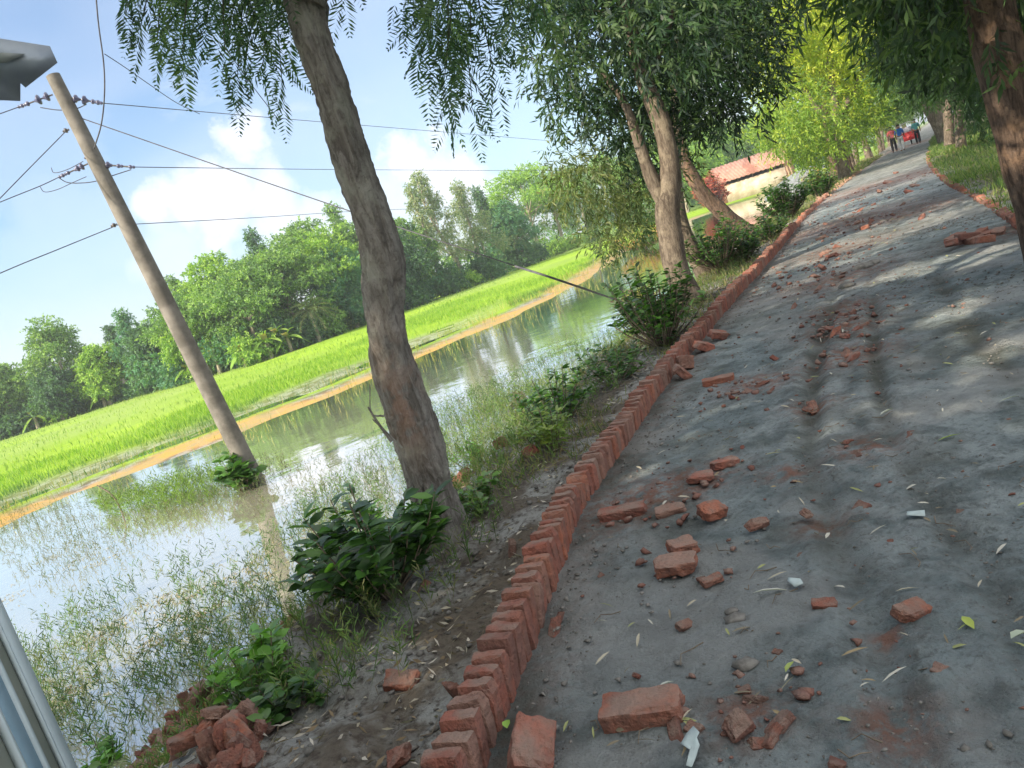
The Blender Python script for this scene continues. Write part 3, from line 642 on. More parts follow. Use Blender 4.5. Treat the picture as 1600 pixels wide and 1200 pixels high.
# a few single bits of rubbish
def sheet(name, px, py, outline, mat, label, rz=0, cat='litter'):
    q = gp(px, py, .02); V = []; o_ = np.array(outline, float); rg = np.random.default_rng(int(px))
    c = o_.mean(0); ring = [o_, (o_+c)/2]; n = len(o_)
    top = np.vstack([np.c_[o_, .006+.010*rg.random(n)], np.c_[(o_+c)/2, .010+.006*rg.random(n)], [[*c, .008]]]); top[:, :2] -= c
    F4 = [[i, (i+1) % n, n+(i+1) % n, n+i] for i in range(n)]; F3 = [[n+i, n+(i+1) % n, 2*n] for i in range(n)]
    me = npmesh(name, top@rotz(rz).T, [np.array(F4), np.array(F3)], mat, None, True); o = obj(name, me, None, q)
    sol = o.modifiers.new('t', 'SOLIDIFY'); sol.thickness = .0015
    return tag(o, label, cat)
sheet('paper_scrap', 1083, 1170, [(0, 0), (.03, .045), (.02, .09), (.05, .12), (.075, .13), (.08, .10), (.065, .08), (.06, .05), (.035, .02), (.012, -.01)], M_PAPER, 'torn pale blue-white paper scrap in front of the small near bricks', .1)
sheet('plastic_wrapper', 1432, 806, [(0, 0), (.06, -.01), (.065, .03), (.005, .04)], M_PAPER, 'small pale rectangular wrapper lying right of the tyre rut', -.4)
sheet('paper_scrap', 1243, 912, [(0, 0), (.03, -.01), (.05, .03), (.03, .07), (.01, .05)], M_PAPER, 'small crumpled grey-white scrap beside the sickle-shaped leaf', .3)
ML = leaf_mat('fallen_leaf', .15, .6)
def bigleaf(px, py, L, Wd, ang, col, label, curve=.1):
    q = gp(px, py, .02); rg = np.random.default_rng(int(px)); gb = GB()
    add_leaves(gb, [[0, 0, .004]], [[math.cos(ang), math.sin(ang), .05]], L, Wd, rg, col, six=True, curve=curve, N=np.array([[0, 0.3, 1.]]), fold=.25)
    tag(obj('fallen_leaf', gb.mesh('fallen_leaf', ML, col=True), None, q), label, 'leaf')
bigleaf(1176, 928, .13, .022, -.2, (.45, .45, .42), 'long pale sickle-shaped dead leaf beside the crumpled scrap', .2)
bigleaf(1523, 985, .08, .028, 1.4, (.38, .45, .10), 'yellow-green curled leaf at the near right of the road')
bigleaf(1495, 988, .09, .006, .4, (.3, .36, .12), 'thin yellow-green stalk beside the curled leaf')
bigleaf(1228, 1052, .06, .022, .8, (.35, .42, .12), 'olive fallen leaf just right of the small dark brick lumps')
bigleaf(1358, 838, .11, .012, .5, (.42, .40, .36), 'pale dry seed pod lying in the tyre rut')
bigleaf(1465, 690, .12, .02, .1, (.32, .42, .1), 'lime fallen leaf on the right half of the road well up from the camera')
bigleaf(1195, 712, .09, .02, -.3, (.5, .46, .34), 'cream curled leaf on the road behind the dark brick lump')
bigleaf(1375, 650, .12, .03, .5, (.5, .52, .48), 'whitish crescent leaf in the middle of the road')
bigleaf(1580, 1000, .06, .04, .2, (.4, .45, .35), 'rounded pale green leaf at the right frame edge')
bigleaf(1560, 630, .12, .02, .2, (.5, .52, .48), 'narrow whitish leaf on the right half of the road')
bigleaf(1030, 1075, .05, .02, .2, (.5, .52, .48), 'little white oval leaf between whole brick and edging')
bigleaf(793, 1140, .05, .03, 1.6, (.30, .50, .10), 'bright green leaf caught between edging and big broken brick')
for k, (px, py, r, lab) in enumerate([(1148, 968, .03, 'black clod of burnt earth near the middle of the road'), (1143, 955, .018, 'small black clod behind the larger black clod'), (1165, 1038, .03, 'dark brown clod among the near brick chunks'), (1322, 447, .07, 'dark lump of earth in the brick dust up the road'), (1362, 412, .08, 'dark lump of earth left of the sunlit streak'), (1348, 418, .09, 'largest dark lump of earth beside the sunlit streak')]):
    q = gp(px, py, .01); V_ = IV2*(1+.3*fbm(IV2*2.5+k*3, 3))[:, None]*r*np.array([1.3, 1, .6])
    tag(obj('clod', npmesh('clod', V_, IF2, M_CLOD, None, True), None, q), lab, 'clod')
# ================================================================== grasses
def blades(name, P, L, Wd, rg, pal, mat, label, lean=.35, up=1.0, kind='stuff'):
    n = len(P); a = rg.random(n)*6.28; l = lean*np.abs(rg.normal(size=n)); A = np.stack([np.cos(a)*l, np.sin(a)*l, np.full(n, up)], -1)
    pal = np.asarray(pal); C = pal[rg.integers(0, len(pal), n)]; gb = GB()
    add_leaves(gb, P, A, L, Wd, rg, C, curve=.25, fold=.1)
    return tag(obj(name, gb.mesh(name, mat, col=True)), label, 'grass', kind=kind)
rg = np.random.default_rng(21)
def scatter_fs(n, xr, yr, f0, f1, dmax=-3.0):
    x = xr[0]+(xr[1]-xr[0])*rg.random(n); y = yr[0]+(yr[1]-yr[0])*rg.random(n)
    z, d, s, fs = terrain(x, y, True); m = (fs > f0) & (fs < f1) & (d < dmax); P = np.stack([x, y, z], -1)[m]; return P, fs[m]
P1, f1_ = scatter_fs(420000, (-34, 16), (14, 62), 0.4, 14)
keep = rg.random(len(P1)) < np.clip(34/(P1[:, 1]+4), 0, 1)*np.where((f1_ < 4.5+1.5*fbm2(P1[:, 0], P1[:, 1], .3, 2)) & (P1[:, 0] < 1), .10, .9)*.55*np.clip(1+1.2*fbm2(P1[:, 0], P1[:, 1], .3, 3, .5, 31.), .15, 1.3); P1 = P1[keep]; f1_ = f1_[keep]
pal = np.array([(.17, .31, .035), (.24, .40, .035), (.12, .24, .035), (.32, .43, .07)])
wet = sstep(5.5, 2.5, f1_+1.6*fbm2(P1[:, 0], P1[:, 1], .25, 3)+np.where(P1[:, 0] > -3, 3, 0))
Lr = (.17+.13*rg.random(len(P1)))*(1-.1*wet); a = rg.random(len(P1))*6.28; l_ = .3*np.abs(rg.normal(size=len(P1)))
gb = GB(); Cc = pal[rg.integers(0, 4, len(P1))]*(1-wet[:, None])+np.array([.07, .15, .06])*wet[:, None]
add_leaves(gb, P1, np.stack([np.cos(a)*l_, np.sin(a)*l_, np.ones(len(P1))], -1), Lr, .019, rg, Cc, curve=.25, fold=.1)
tag(obj('rice_plants', gb.mesh('rice_plants', M_GRASS, col=True)), 'bright green young rice standing along the pond side of the field', 'rice', kind='stuff')
P2, f2_ = scatter_fs(260000, (-120, 60), (20, 150), 12, 130)
keep = rg.random(len(P2)) < .30*np.clip(1+1.5*fbm2(P2[:, 0], P2[:, 1], .09, 3, .5, 3.), .1, 1.4)*np.clip(45/P2[:, 1], .2, 1); P2 = P2[keep]
blades('rice_field', P2, .20+.12*rg.random(len(P2)), .045, rg, [(.22, .35, .06), (.26, .38, .07), (.17, .29, .055), (.32, .41, .10)], M_GRASS, 'neon green rice crop reaching back to the treeline')
# reeds in the shallows by the far shore
P3, f3_ = scatter_fs(110000, (-22, 14), (12, 64), -5.5, 1.2)
keep = rg.random(len(P3)) < (.30+.5*sstep(-1.6, .2, f3_))*sstep(-5.5, -1, f3_)*np.clip(fbm2(P3[:, 0], P3[:, 1], .45, 3)+.45, 0.03, 1); P3 = P3[keep]; P3[:, 2] = np.maximum(P3[:, 2], -1.0)
blades('shallow_reeds', P3, .12+.35*rg.random(len(P3))**2, .016, rg, [(.30, .30, .08), (.22, .28, .06), (.40, .35, .14)], M_GRASS, 'thin yellowish reeds standing in the shallows off the far shore', lean=.2)
# verge grass, right of the road, and on the pond-side shoulder
n = 52000; s = 3+62*rg.random(n)**1.35; d = W+.05+3.6*rg.random(n)**.9; P = sd(s, d); P[:, 2] = terrain(P[:, 0], P[:, 1]); k_ = (fbm2(P[:, 0], P[:, 1], 1.1, 3)+.55 > rg.random(n)*.9); P = P[k_]; s = s[k_]
blades('verge_grass', P, (.06+.10*rg.random(len(P)))*(1+s/50), .007*(1+s/9), rg, [(.10, .17, .04), (.15, .23, .05), (.22, .24, .10), (.07, .13, .04)], M_GRASS, 'short grass covering the right verge of the road', lean=.9)
n = 80000; s = 1.5+60*rg.random(n)**1.5; d = -.12-2.3*rg.random(n)**.8; P = sd(s, d); P[:, 2] = terrain(P[:, 0], P[:, 1])
dens = np.clip(fbm2(P[:, 0], P[:, 1], .9, 3, .5, 4.)+.35+.5*sstep(2.6, 6, s)-.45*sstep(2.6, 1.2, s), 0, 1); k_ = (rg.random(n) < dens*.8) & (P[:, 2] > -1.0); P = P[k_]; s = s[k_]
blades('bank_grass', P, (.04+.11*rg.random(len(P))**1.5)*(1+s/60), .005*(1+s/8), rg, [(.11, .17, .05), (.17, .22, .07), (.28, .25, .13), (.08, .13, .04), (.25, .21, .12)], M_GRASS, 'tufts of short and dry grass on the pond bank', lean=1.2)

def onbank0(px, py):
    q = gp(px, py, -.5)
    for _ in range(8): q = gp(px, py, max(tz(q[0], q[1]), -1.0))
    return q
# water weeds: upright stalks with small lance leaves
def weeds(name, P, hgt, rg, pal, label, nl=7, LL=.05, cat='weeds'):
    n = len(P); gb = GB(); a = rg.random(n)*6.28; l = .35*np.abs(rg.normal(size=n)); A = unit(np.stack([np.cos(a)*l, np.sin(a)*l, np.ones(n)], -1)); H_ = hgt*(.5+.8*rg.random(n))
    pal = np.asarray(pal, float); C = pal[rg.integers(0, len(pal), n)]
    add_leaves(gb, P, A, H_, .005, rg, C*.7, fold=0)
    t = np.tile(np.linspace(.25, 1.0, nl), n)+.04*rg.normal(size=n*nl); Q = np.repeat(P, nl, 0)+np.repeat(A*H_[:, None], nl, 0)*t[:, None]
    b = rg.random(n*nl)*6.28; D = np.stack([np.cos(b), np.sin(b), .35+1.3*rg.random(n*nl)], -1)
    add_leaves(gb, Q, D, LL*(.7+.9*rg.random(n*nl)), LL*.15, rg, np.repeat(C, nl, 0), curve=-.15)
    return tag(obj(name, gb.mesh(name, M_GRASS, col=True)), label, cat, kind='stuff')
def inpoly(poly, n, z, rg, sc=1.2, th=-.15, seed=0.0):
    P = np.array([gp(*p, z)[:2] for p in poly]); mn, mx = P.min(0), P.max(0); q = mn+(mx-mn)*rg.random((n*6, 2)); m = pip(q[:, 0], q[:, 1], P)
    q = q[m]; f = fbm2(q[:, 0], q[:, 1], sc, 3, .5, seed); q = q[f > th+.35*rg.normal(size=len(f))][:n]; return np.c_[q, np.full(len(q), z)]
DG = [(.08, .15, .06), (.12, .21, .08), (.06, .10, .06), (.16, .18, .09)]
P = np.vstack([inpoly([(40, 1180), (60, 980), (180, 930), (330, 860), (450, 830), (520, 900), (470, 960), (330, 1060), (210, 1190)], 330, -1, rg, 1.6, .1),
               inpoly([(-60, 1200), (30, 1010), (200, 985), (420, 930), (450, 960), (340, 1050), (190, 1200)], 560, -1, rg, 1.3, -.15, 3.)])
weeds('water_weeds', P, .30, rg, DG, 'thin leafy weeds standing in the water below the near bank', 9, .065)
P = inpoly([(-20, 870), (-20, 800), (180, 790), (360, 745), (420, 720), (560, 730), (640, 745), (640, 790), (500, 840), (400, 830), (250, 870), (80, 930)], 1500, -1, rg, .8, -.05, 8.)
weeds('pond_weeds', P, .26, rg, [(.08, .12, .05), (.12, .14, .07), (.15, .14, .09)], 'sparse weeds dotting the middle of the pond around the pole', 6, .06)
P = inpoly([(150, 800), (260, 765), (400, 735), (400, 765), (330, 790), (190, 815)], 650, -1, rg, .8, -.9, 8.)
P[:, 2] = -.99; weeds('weed_bund', P, .34, rg, [(.12, .20, .04), (.17, .27, .05), (.10, .15, .05)], 'low green weedy strip running out to the foot of the concrete pole', 9, .09)
P = inpoly([(440, 880), (470, 800), (560, 730), (700, 640), (790, 600), (900, 545), (980, 520), (990, 545), (860, 620), (760, 700), (640, 800), (520, 910)], 1900, -1, rg, 1.2, -.4, 2.)
weeds('bank_weeds', P, .34, rg, DG+[(.15, .24, .08)], 'leafy weeds crowding the water edge along the bank', 9, .055)
P = inpoly([(640, 740), (720, 650), (800, 600), (900, 570), (1000, 530), (1010, 560), (930, 620), (860, 690), (760, 740)], 1500, -.75, rg, 1.2, -.5, 12.)
P[:, 2] = np.maximum(terrain(P[:, 0], P[:, 1]), -1); hq = onbank0(738, 752); P = P[np.hypot(P[:, 0]-hq[0], P[:, 1]-hq[1]) > .5]
weeds('bank_undergrowth', P, .34, rg, [(.12, .20, .06), (.17, .27, .07), (.09, .14, .05), (.2, .24, .1)], 'mixed green undergrowth on the lower bank past the leaning trunk', 10, .06, 'undergrowth')
n = 5800; s = .6+23*rg.random(n)**1.3; d = -.55-1.9*rg.random(n)**.8; P = sd(s, d); P[:, 2] = terrain(P[:, 0], P[:, 1]); k_ = (fbm2(P[:, 0], P[:, 1], 1.0, 3, .5, 14.) > np.where(s < 4, .0, -.15)+.3*rg.random(n)) & (P[:, 2] > -1.0)
hq = onbank0(738, 752); k_ &= np.hypot(P[:, 0]-hq[0], P[:, 1]-hq[1]) > .45
weeds('bank_herbs', P[k_], .20, rg, [(.10, .18, .06), (.15, .24, .07), (.08, .13, .05), (.2, .22, .09)], 'low mixed herbs and weeds straggling along the pond bank', 9, .045, 'herbs')
# ================================================================== shrubs
def shrub(name, label, base, h, w_, nst, nl, L, Wd, pal, seed, six=True, mat=M_GLOSS, cat='shrub', group=None, spread=.9, droop=.3):
    rg = np.random.default_rng(seed); nst = int(nst*1.45); nl = int(nl*1.5); L *= 1.08; Wd *= 1.25; root = empty(name, base, label, cat, group); st = GB(); gb = GB(); b = np.asarray(base, float)
    for k in range(nst):
        a = rg.random()*6.28; r = w_*.5*math.sqrt(rg.random()); tip = b+np.array([math.cos(a)*r, math.sin(a)*r, h*(.45+.55*rg.random())*(1-.35*(r/(w_*.5))**2)])
        mid = b*.5+tip*.5+np.array([math.cos(a), math.sin(a), 0])*r*spread*.2; pts = [b+np.array([math.cos(a), math.sin(a), 0])*.03-np.array([0, 0, .04]), mid, tip]
        st.tube(pts, [.006*h/.6, .005*h/.6, .003], 4, sub=2)
        m = nl; t = .25+.75*rg.random(m)**.7; P = np.array([(1-u)**2*pts[0]+2*u*(1-u)*pts[1]+u*u*pts[2] for u in t]); c = rg.random(m)*6.28
        A = np.stack([np.cos(c), np.sin(c), .45-droop*rg.random(m)*2+t*.3], -1)
        pl = np.asarray(pal)[rg.integers(0, len(pal), m)]
        add_leaves(gb, P, A, L*(.6+.6*rg.random(m)), Wd*(.7+.5*rg.random(m)), rg, pl, six=six, curve=.18, N=np.tile([[0, 0, 1.]], (m, 1))+rg.normal(size=(m, 3))*.35, fold=.12)
    obj('stems', st.mesh('stems', M_TWIG, b), root); obj('foliage', gb.mesh('foliage', mat, b, col=True), root); return root
def onbank(px, py, zoff=0.0, z0=-.4):
    q = gp(px, py, z0)
    for _ in range(8): q = gp(px, py, max(tz(q[0], q[1]), -1.0))
    q[2] = max(tz(q[0], q[1]), -1.05)+zoff; return q
G1 = [(.045, .11, .025), (.06, .15, .03), (.09, .20, .035), (.035, .08, .025)]; G2 = [(.12, .28, .04), (.16, .36, .05), (.09, .2, .035)]
shrub('broadleaf_shrub', 'large dark glossy broad-leaved shrub beside the leaning trunk', onbank(605, 925), .62, .85, 30, 16, .115, .042, G1, 1)
shrub('broadleaf_shrub', 'lighter broad-leaved shrub top rising left of the leaning trunk over the water', onbank(590, 860), .62, .5, 12, 14, .105, .038, [(.09, .2, .04), (.12, .26, .05)], 2)
shrub('broadleaf_shrub', 'bright round-leaved young shrub above the large rubble heap', onbank(408, 1090), .34, .40, 10, 10, .085, .042, G2, 3)
shrub('broadleaf_shrub', 'dark low shrub on the bank between the rubble heap and the grey soil', onbank(455, 1115), .18, .35, 10, 8, .075, .035, G1, 4)
shrub('broadleaf_shrub', 'small lime seedling shrub at the bottom left beside the rubble heap', onbank(165, 1190, 0, -1), .22, .25, 5, 7, .09, .045, G2, 5)
shrub('broadleaf_shrub', 'low leafy shrub under the small heap behind the trunk', onbank(752, 800), .26, .38, 9, 9, .07, .03, [(.08, .17, .04), (.12, .24, .05)], 6)
shrub('bank_shrub', 'lime-topped leafy shrub on the bank beside the large arum leaves', onbank(872, 665), .55, .7, 20, 14, .08, .028, G2+G1[:2], 7)
shrub('bank_shrub', 'yellowish leafy shrub at the grassy shoulder below the arum leaves', onbank(862, 700), .34, .5, 14, 13, .08, .02, [(.22, .30, .05), (.16, .26, .04)], 8)
shrub('bank_shrub', 'fine-leaved bright shrub right behind the small rubble heap', onbank(735, 725), .42, .6, 16, 14, .06, .02, G2, 9)
shrub('bank_shrub', 'wispy brownish weed bush at the water edge left of the arum leaves', onbank(815, 650), .5, .45, 14, 12, .07, .018, [(.14, .12, .07), (.12, .16, .07)], 10)
shrub('bank_shrub', 'dark green leafy bush at the foot of the forked tree where the cable lands', onbank(1035, 535), 1.0, 1.25, 44, 16, .10, .035, G1+G2[:1], 11)
shrub('bank_shrub', 'brown-tipped leafy bush just left of the forked tree base by the water', onbank(1005, 520), .95, .7, 18, 14, .10, .03, [(.12, .10, .06), (.06, .13, .04)], 12)
shrub('bank_shrub', 'low bush between the dark bush and the long grass of the shoulder', onbank(960, 595), .45, .8, 22, 14, .07, .025, G1+[(.10, .2, .05)], 13)
shrub('bank_shrub', 'big rounded bush behind the forked tree near the leaning dark trunk', onbank(1128, 420), 1.15, 1.7, 46, 18, .10, .04, G1+G2[:1], 14)
shrub('bank_shrub', 'bush between the leaning dark trunk and the edging row', onbank(1165, 408), .7, 1.0, 30, 16, .10, .04, G1, 15)
shrub('bank_shrub', 'large glossy rounded bush in front of the tin-roofed shed', onbank(1232, 345), 1.25, 1.5, 50, 20, .13, .055, G1+[(.10, .20, .05)], 16)
shrub('bank_shrub', 'small round bush right of the glossy one by the edging', onbank(1285, 308), 1.0, 1.3, 36, 18, .14, .055, G1, 17)
shrub('bank_shrub', 'low green bush under the glossy bush along the edging', onbank(1205, 375), .7, 1.5, 30, 16, .10, .04, G2[:1]+G1, 18)
shrub('bank_shrub', 'bright yellow low bush seen between the two trunks of the forked tree', onbank(1010, 470, 0, -1), .7, 1.4, 26, 15, .10, .03, [(.25, .3, .06), (.35, .28, .1)], 19)
# arum
rg = np.random.default_rng(4); b = onbank(858, 660); root = empty('arum_plant', b, 'arum plant with large heart-shaped glossy leaves above the lime shrub', 'plant'); st = GB(); lf = GB()
for (dx, dz, an, L, cl) in [(-.10, .46, 2.5, .24, (.05, .22, .12)), (.05, .52, .6, .26, (.13, .36, .05)), (.14, .42, -.2, .2, (.12, .30, .05)), (-.02, .34, 3.6, .18, (.07, .2, .06))]:
    tip = b+np.array([dx, -.05, dz]); st.tube([b, b*.5+tip*.5+np.array([dx*.3, 0, 0]), tip], [.010, .008, .006], 6, sub=2)
    A = unit(np.array([math.cos(an)*.7, -.4, -.25])); S = unit(np.cross(A, [0, .5, 1])); Nn = np.cross(S, A)
    out = [(-.22, .0), (-.42, .30), (-.12, .48), (.25, .44), (.65, .24), (1, 0), (.65, -.24), (.25, -.44), (-.12, -.48), (-.42, -.30)]
    Vv = [tip+A*L*u+S*L*v*.85+Nn*L*(.10*abs(v)-.15*max(u, 0)**2) for u, v in out]+[tip, tip+A*L*.5-Nn*L*.05]
    lf.add(Vv, [[i_, (i_+1) % 10, 10 if (i_ > 6 or i_ < 3) else 11] for i_ in range(10)], cl); lf.add([Vv[3], Vv[7], Vv[10], Vv[11]], [[0, 3, 2], [1, 2, 3]], cl)
obj('stalks', st.mesh('stalks', M_GRASS, b, col=True), root); obj('leaf_blades', lf.mesh('leaf_blades', M_GLOSS, b, True, True), root)
# creeper clump on the pole foot
shrub('creeper', 'round-leaved creeper clinging to the foot of the concrete pole', np.array([-4.85, 12.8, -1.0]), .75, .75, 16, 12, .17, .12, [(.10, .22, .05), (.06, .14, .04)], 30, cat='creeper')

# ================================================================== trees
def tree(name, label, base, limbs, crowns, bark, lmat, cat='tree', group=None, seg=12, noise=.12, flare=True, sub=5):
    root = empty(name, base, label, cat, group); tb = GB(); b = np.asarray(base, float)
    for k, (pts, rad) in enumerate(limbs): tb.tube(pts, rad, seg if k < 2 else 7, noise=noise, nsc=3.5, sub=sub, c=(1, 1, 1))
    obj('trunk', tb.mesh('trunk', bark, b, True, True), root)
    if crowns:
        cb = GB(); crowns(cb); obj('crown', cb.mesh('crown', lmat, b, col=True), root)
    return root
def pxl(lst, Y):  # [(px,py,halfwidth px[,dY])] -> pts, radii
    pts = []; rad = []
    for e in lst:
        yy = Y+(e[3] if len(e) > 3 else 0); pts.append(at(e[0], e[1], yy)); rad.append(e[2]*yy/FPX*1.0)
    return pts, rad
ACD = [(.022, .05, .028), (.03, .07, .03), (.045, .09, .035), (.02, .04, .028), (.07, .12, .045)]
ACA = [(.035, .075, .03), (.05, .10, .035), (.07, .13, .04), (.03, .055, .03), (.10, .16, .05)]
# --- leaning trunk nearest the camera
rg = np.random.default_rng(31)
def crown1(cb):
    rg = np.random.default_rng(32); FC = [(.05, .11, .06), (.06, .13, .06), (.04, .085, .05), (.09, .16, .06)]
    tips = [((215, -150), (194, 34)), ((240, -140), (216, 72)), ((215, -90), (255, 60)), ((300, -160), (283, 122)), ((330, -120), (296, 75)), ((250, -100), (245, 90)), ((330, -130), (320, 68)), ((345, -120), (340, 34)), ((385, -150), (369, 160)), ((350, -90), (352, 110)), ((420, -120), (409, 136)), ((440, -140), (441, 172)), ((400, -110), (385, 100)), ((450, -100), (452, 80)),
            ((270, -120), (270, 40)), ((310, -100), (305, 20)), ((290, -110), (262, 20)), ((370, -100), (360, 50)), ((430, -110), (425, 60)), ((400, -90), (395, 40)), ((540, -90), (533, 16)), ((630, -120), (626, 46)), ((665, -160), (655, 100)), ((690, -170), (668, 125)), ((700, -170), (694, 165)), ((720, -160), (706, 208)), ((700, -120), (744, 206)), ((720, -120), (780, 150)), ((680, -120), (676, 60)),
            ((740, -120), (735, 80)), ((715, -110), (720, 110)), ((700, -120), (700, 90)), ((690, -90), (650, 20)), ((790, -100), (778, 68)), ((830, -90), (825, 38)), ((810, -90), (800, 55)), ((850, -100), (855, 50)), ((760, -110), (755, 10)), ((660, -100), (662, 40)), ((470, -90), (462, 35))]
    for k in range(12): x0 = rg.choice([240, 300, 360, 420, 700, 740, 810, 880])+rg.normal()*35; tips.append(((x0, -190), (x0+rg.normal()*15, -20-80*rg.random()+60*rg.random())))
    for (a, b_) in tips:
        Yd = 3.9+rg.random()*.9; p0 = at(a[0], a[1], Yd); p1 = at(b_[0], b_[1], Yd); ax = p1-p0; Lt = np.linalg.norm(ax); ax /= Lt
        side0 = unit(np.cross(ax, FW)); cb.tube([p0, (p0+p1)/2+side0*.03*rg.normal(), p0+(p1-p0)*.86], [.006, .004, .002], 4, c=(.06, .07, .04), cap=False)
        nleaf = int(Lt/.068)
        for q in range(nleaf):
            t = .12+.86*q/nleaf; o = p0+(p1-p0)*t; sg = 1 if q % 2 else -1; last = q >= nleaf-2
            dr = unit(ax*(.9 if not last else 1.4)+side0*sg*(.55 if not last else .15)*(.5+rg.random())+rg.normal(size=3)*.32); LL = (.17+.08*rg.random())
            m = 12; tt = np.linspace(.12, 1, m); rc = o+dr*LL*tt[:, None]+np.array([0, 0, -1])*(.25*LL*tt**2)[:, None]
            sd_ = unit(np.cross(dr, FW+rg.normal(size=3)*.5)); PL = .068*np.sin(np.clip(tt*.8+.2, 0, 1)*math.pi*.9+.15)+.008
            P_ = np.vstack([rc, rc]); A_ = np.vstack([sd_+dr*.75+rg.normal(size=(m, 3))*.1, -sd_+dr*.75+rg.normal(size=(m, 3))*.1])
            add_leaves(cb, P_, A_, np.tile(PL, 2), .0125, rg, FC[rg.integers(0, 4)], fold=.1)
    # mass of the crown above the frame
    for (x, y, Y, r) in [(300, -420, 5, 1.1), (500, -520, 4.5, 1.3), (720, -430, 4.8, 1.1), (420, -700, 4.6, 1.4), (700, -750, 5.2, 1.3), (200, -600, 5, 1.2), (860, -350, 5, .8)]:
        add_spray(cb, at(x, y, Y), (r, r, r*.7), 220, 12, .4, .16, .05, rg, .5, .2, FC)
t1 = [(716, 930, 62), (704, 872, 52), (690, 820, 41), (676, 770, 37), (660, 705, 38), (641, 650, 37), (625, 600, 35), (611, 550, 32), (603, 500, 30), (599, 450, 33), (597, 405, 34), (586, 350, 31), (567, 300, 30), (549, 250, 27), (533, 200, 27), (521, 150, 26), (503, 100, 26), (487, 50, 27), (478, 0, 31), (465, -60, 28), (450, -160, 25), (440, -320, 20), (450, -520, 13)]
pts, rad = pxl(t1, 4.38)
tb = GB(); tb.tube(pts, np.array(rad)*.99, 72, noise=0.0, sub=14)
Vt = tb.V[0]; n_ = fbm(Vt*np.array([7, 7, 3.2]), 5, .55); n3_ = fbm(Vt*np.array([30, 30, 11.])+5, 4, .65); cen = np.repeat(resample(np.array(pts), np.array(rad), 14)[0], 72, 0)
rdg = np.abs(fbm(Vt*np.array([11, 11, 2.2])+9, 3)); Dn = unit(Vt-cen); Vt = Vt+Dn*(n_*.012+n3_*.008-np.clip(.15-rdg, 0, 1)*.075+.02*np.clip(np.sin(np.arctan2(Vt[:, 1]-cen[:, 1], Vt[:, 0]-cen[:, 0])*5+2), 0, 1)*np.clip(.25-Vt[:, 2], 0, 1)*3)[:, None]; tb.V[0] = Vt
# peeled reddish wound facing the camera
wc = at(628, 640, 4.26); wm = np.exp(-(((Vt-wc)*np.array([11, 5, 3.6]))**2).sum(1)); wc2 = at(640, 560, 4.26); wm = np.clip(.55*wm+.2*np.exp(-(((Vt-wc2)*np.array([14, 6, 5]))**2).sum(1)), 0, 1)
tb.C[0] = np.stack([1-wm, 1-wm, 1-wm], -1)
base1 = np.array(gp(703, 880, -.17)); root = empty('roadside_tree', base1, 'big leaning tree with scarred grey-brown trunk nearest the camera, feathery leaves hanging overhead', 'tree', 'trees lining the pond side of the road')
for pl_, rr_ in [([(612, 690, 3), (590, 660, 2.2), (575, 636, 1.4)], 4.2), ([(628, 700, 2), (600, 672, 1.6), (582, 655, 1)], 4.2), ([(600, 650, 2), (580, 645, 1), (578, 600, .8)], 4.25), ([(487, 0, 22), (560, -130, 14), (700, -210, 9), (860, -240, 6)], 4.3), ([(480, 0, 22), (400, -140, 13), (280, -200, 8), (200, -220, 5)], 4.3), ([(735, -200, 6), (745, -120, 4), (742, -60, 3)], 4.2), ([(300, -200, 6), (270, -130, 4), (250, -60, 3)], 4.2)]:
    pp, r2 = pxl(pl_, rr_); tb.tube(pp, r2, 7, sub=4, noise=.1)
obj('trunk', tb.mesh('trunk', M_BARK, base1, True, True), root)
cb = GB(); crown1(cb); obj('crown', cb.mesh('crown', M_LEAF, base1, col=True), root)

# --- forked tree
def blobs_px(cb, lst, Y, pal, rg, n0=270, k=10, L=.14, Wd=.032, tw=.26, droop=.42, six=False, dY=1.2, shell=.15):
    for e in lst:
        x, y, r = e[:3]; yy = Y+(e[3] if len(e) > 3 else rg.normal()*dY*.5); dens = e[4] if len(e) > 4 else 1
        add_spray(cb, at(x, y, yy), (r, r*1.1, r*.85), int(n0*r*r*dens), k, tw, L, Wd, rg, droop, shell, pal, six)
def crown2(cb):
    rg = np.random.default_rng(41)
    B = [(900, 40, .8), (870, 100, .5), (905, 130, .65), (960, 80, .9), (1040, 50, 1.0), (1010, 140, .7), (1100, 110, .75), (1160, 60, .7), (1185, 120, .45), (1185, 75, .45), (960, 175, .55), (900, 175, .4), (1110, 170, .45), (1130, 185, .3), (1080, 190, .4), (1010, 210, .45),
         (975, 235, .45), (960, -60, 1.3), (1080, -80, 1.3), (880, -50, .9), (1180, -40, .9), (1000, -220, 1.6), (1120, -300, 1.6), (900, -250, 1.4), (1010, -450, 1.6), (840, -20, .5), (1150, 150, .4, 0, .7)]
    blobs_px(cb, B, 11.3, ACD, rg, 235)
    blobs_px(cb, [(880, 248, .36), (860, 275, .28), (915, 260, .42), (905, 300, .4), (945, 290, .45), (875, 312, .25), (960, 330, .5), (940, 365, .35), (1000, 300, .45), (985, 370, .35), (1065, 270, .3)], 12.5, [(.10, .13, .05), (.07, .11, .04), (.15, .18, .06)], rg, 300, L=.12, Wd=.022)
base = gp(1081, 482, -.10)
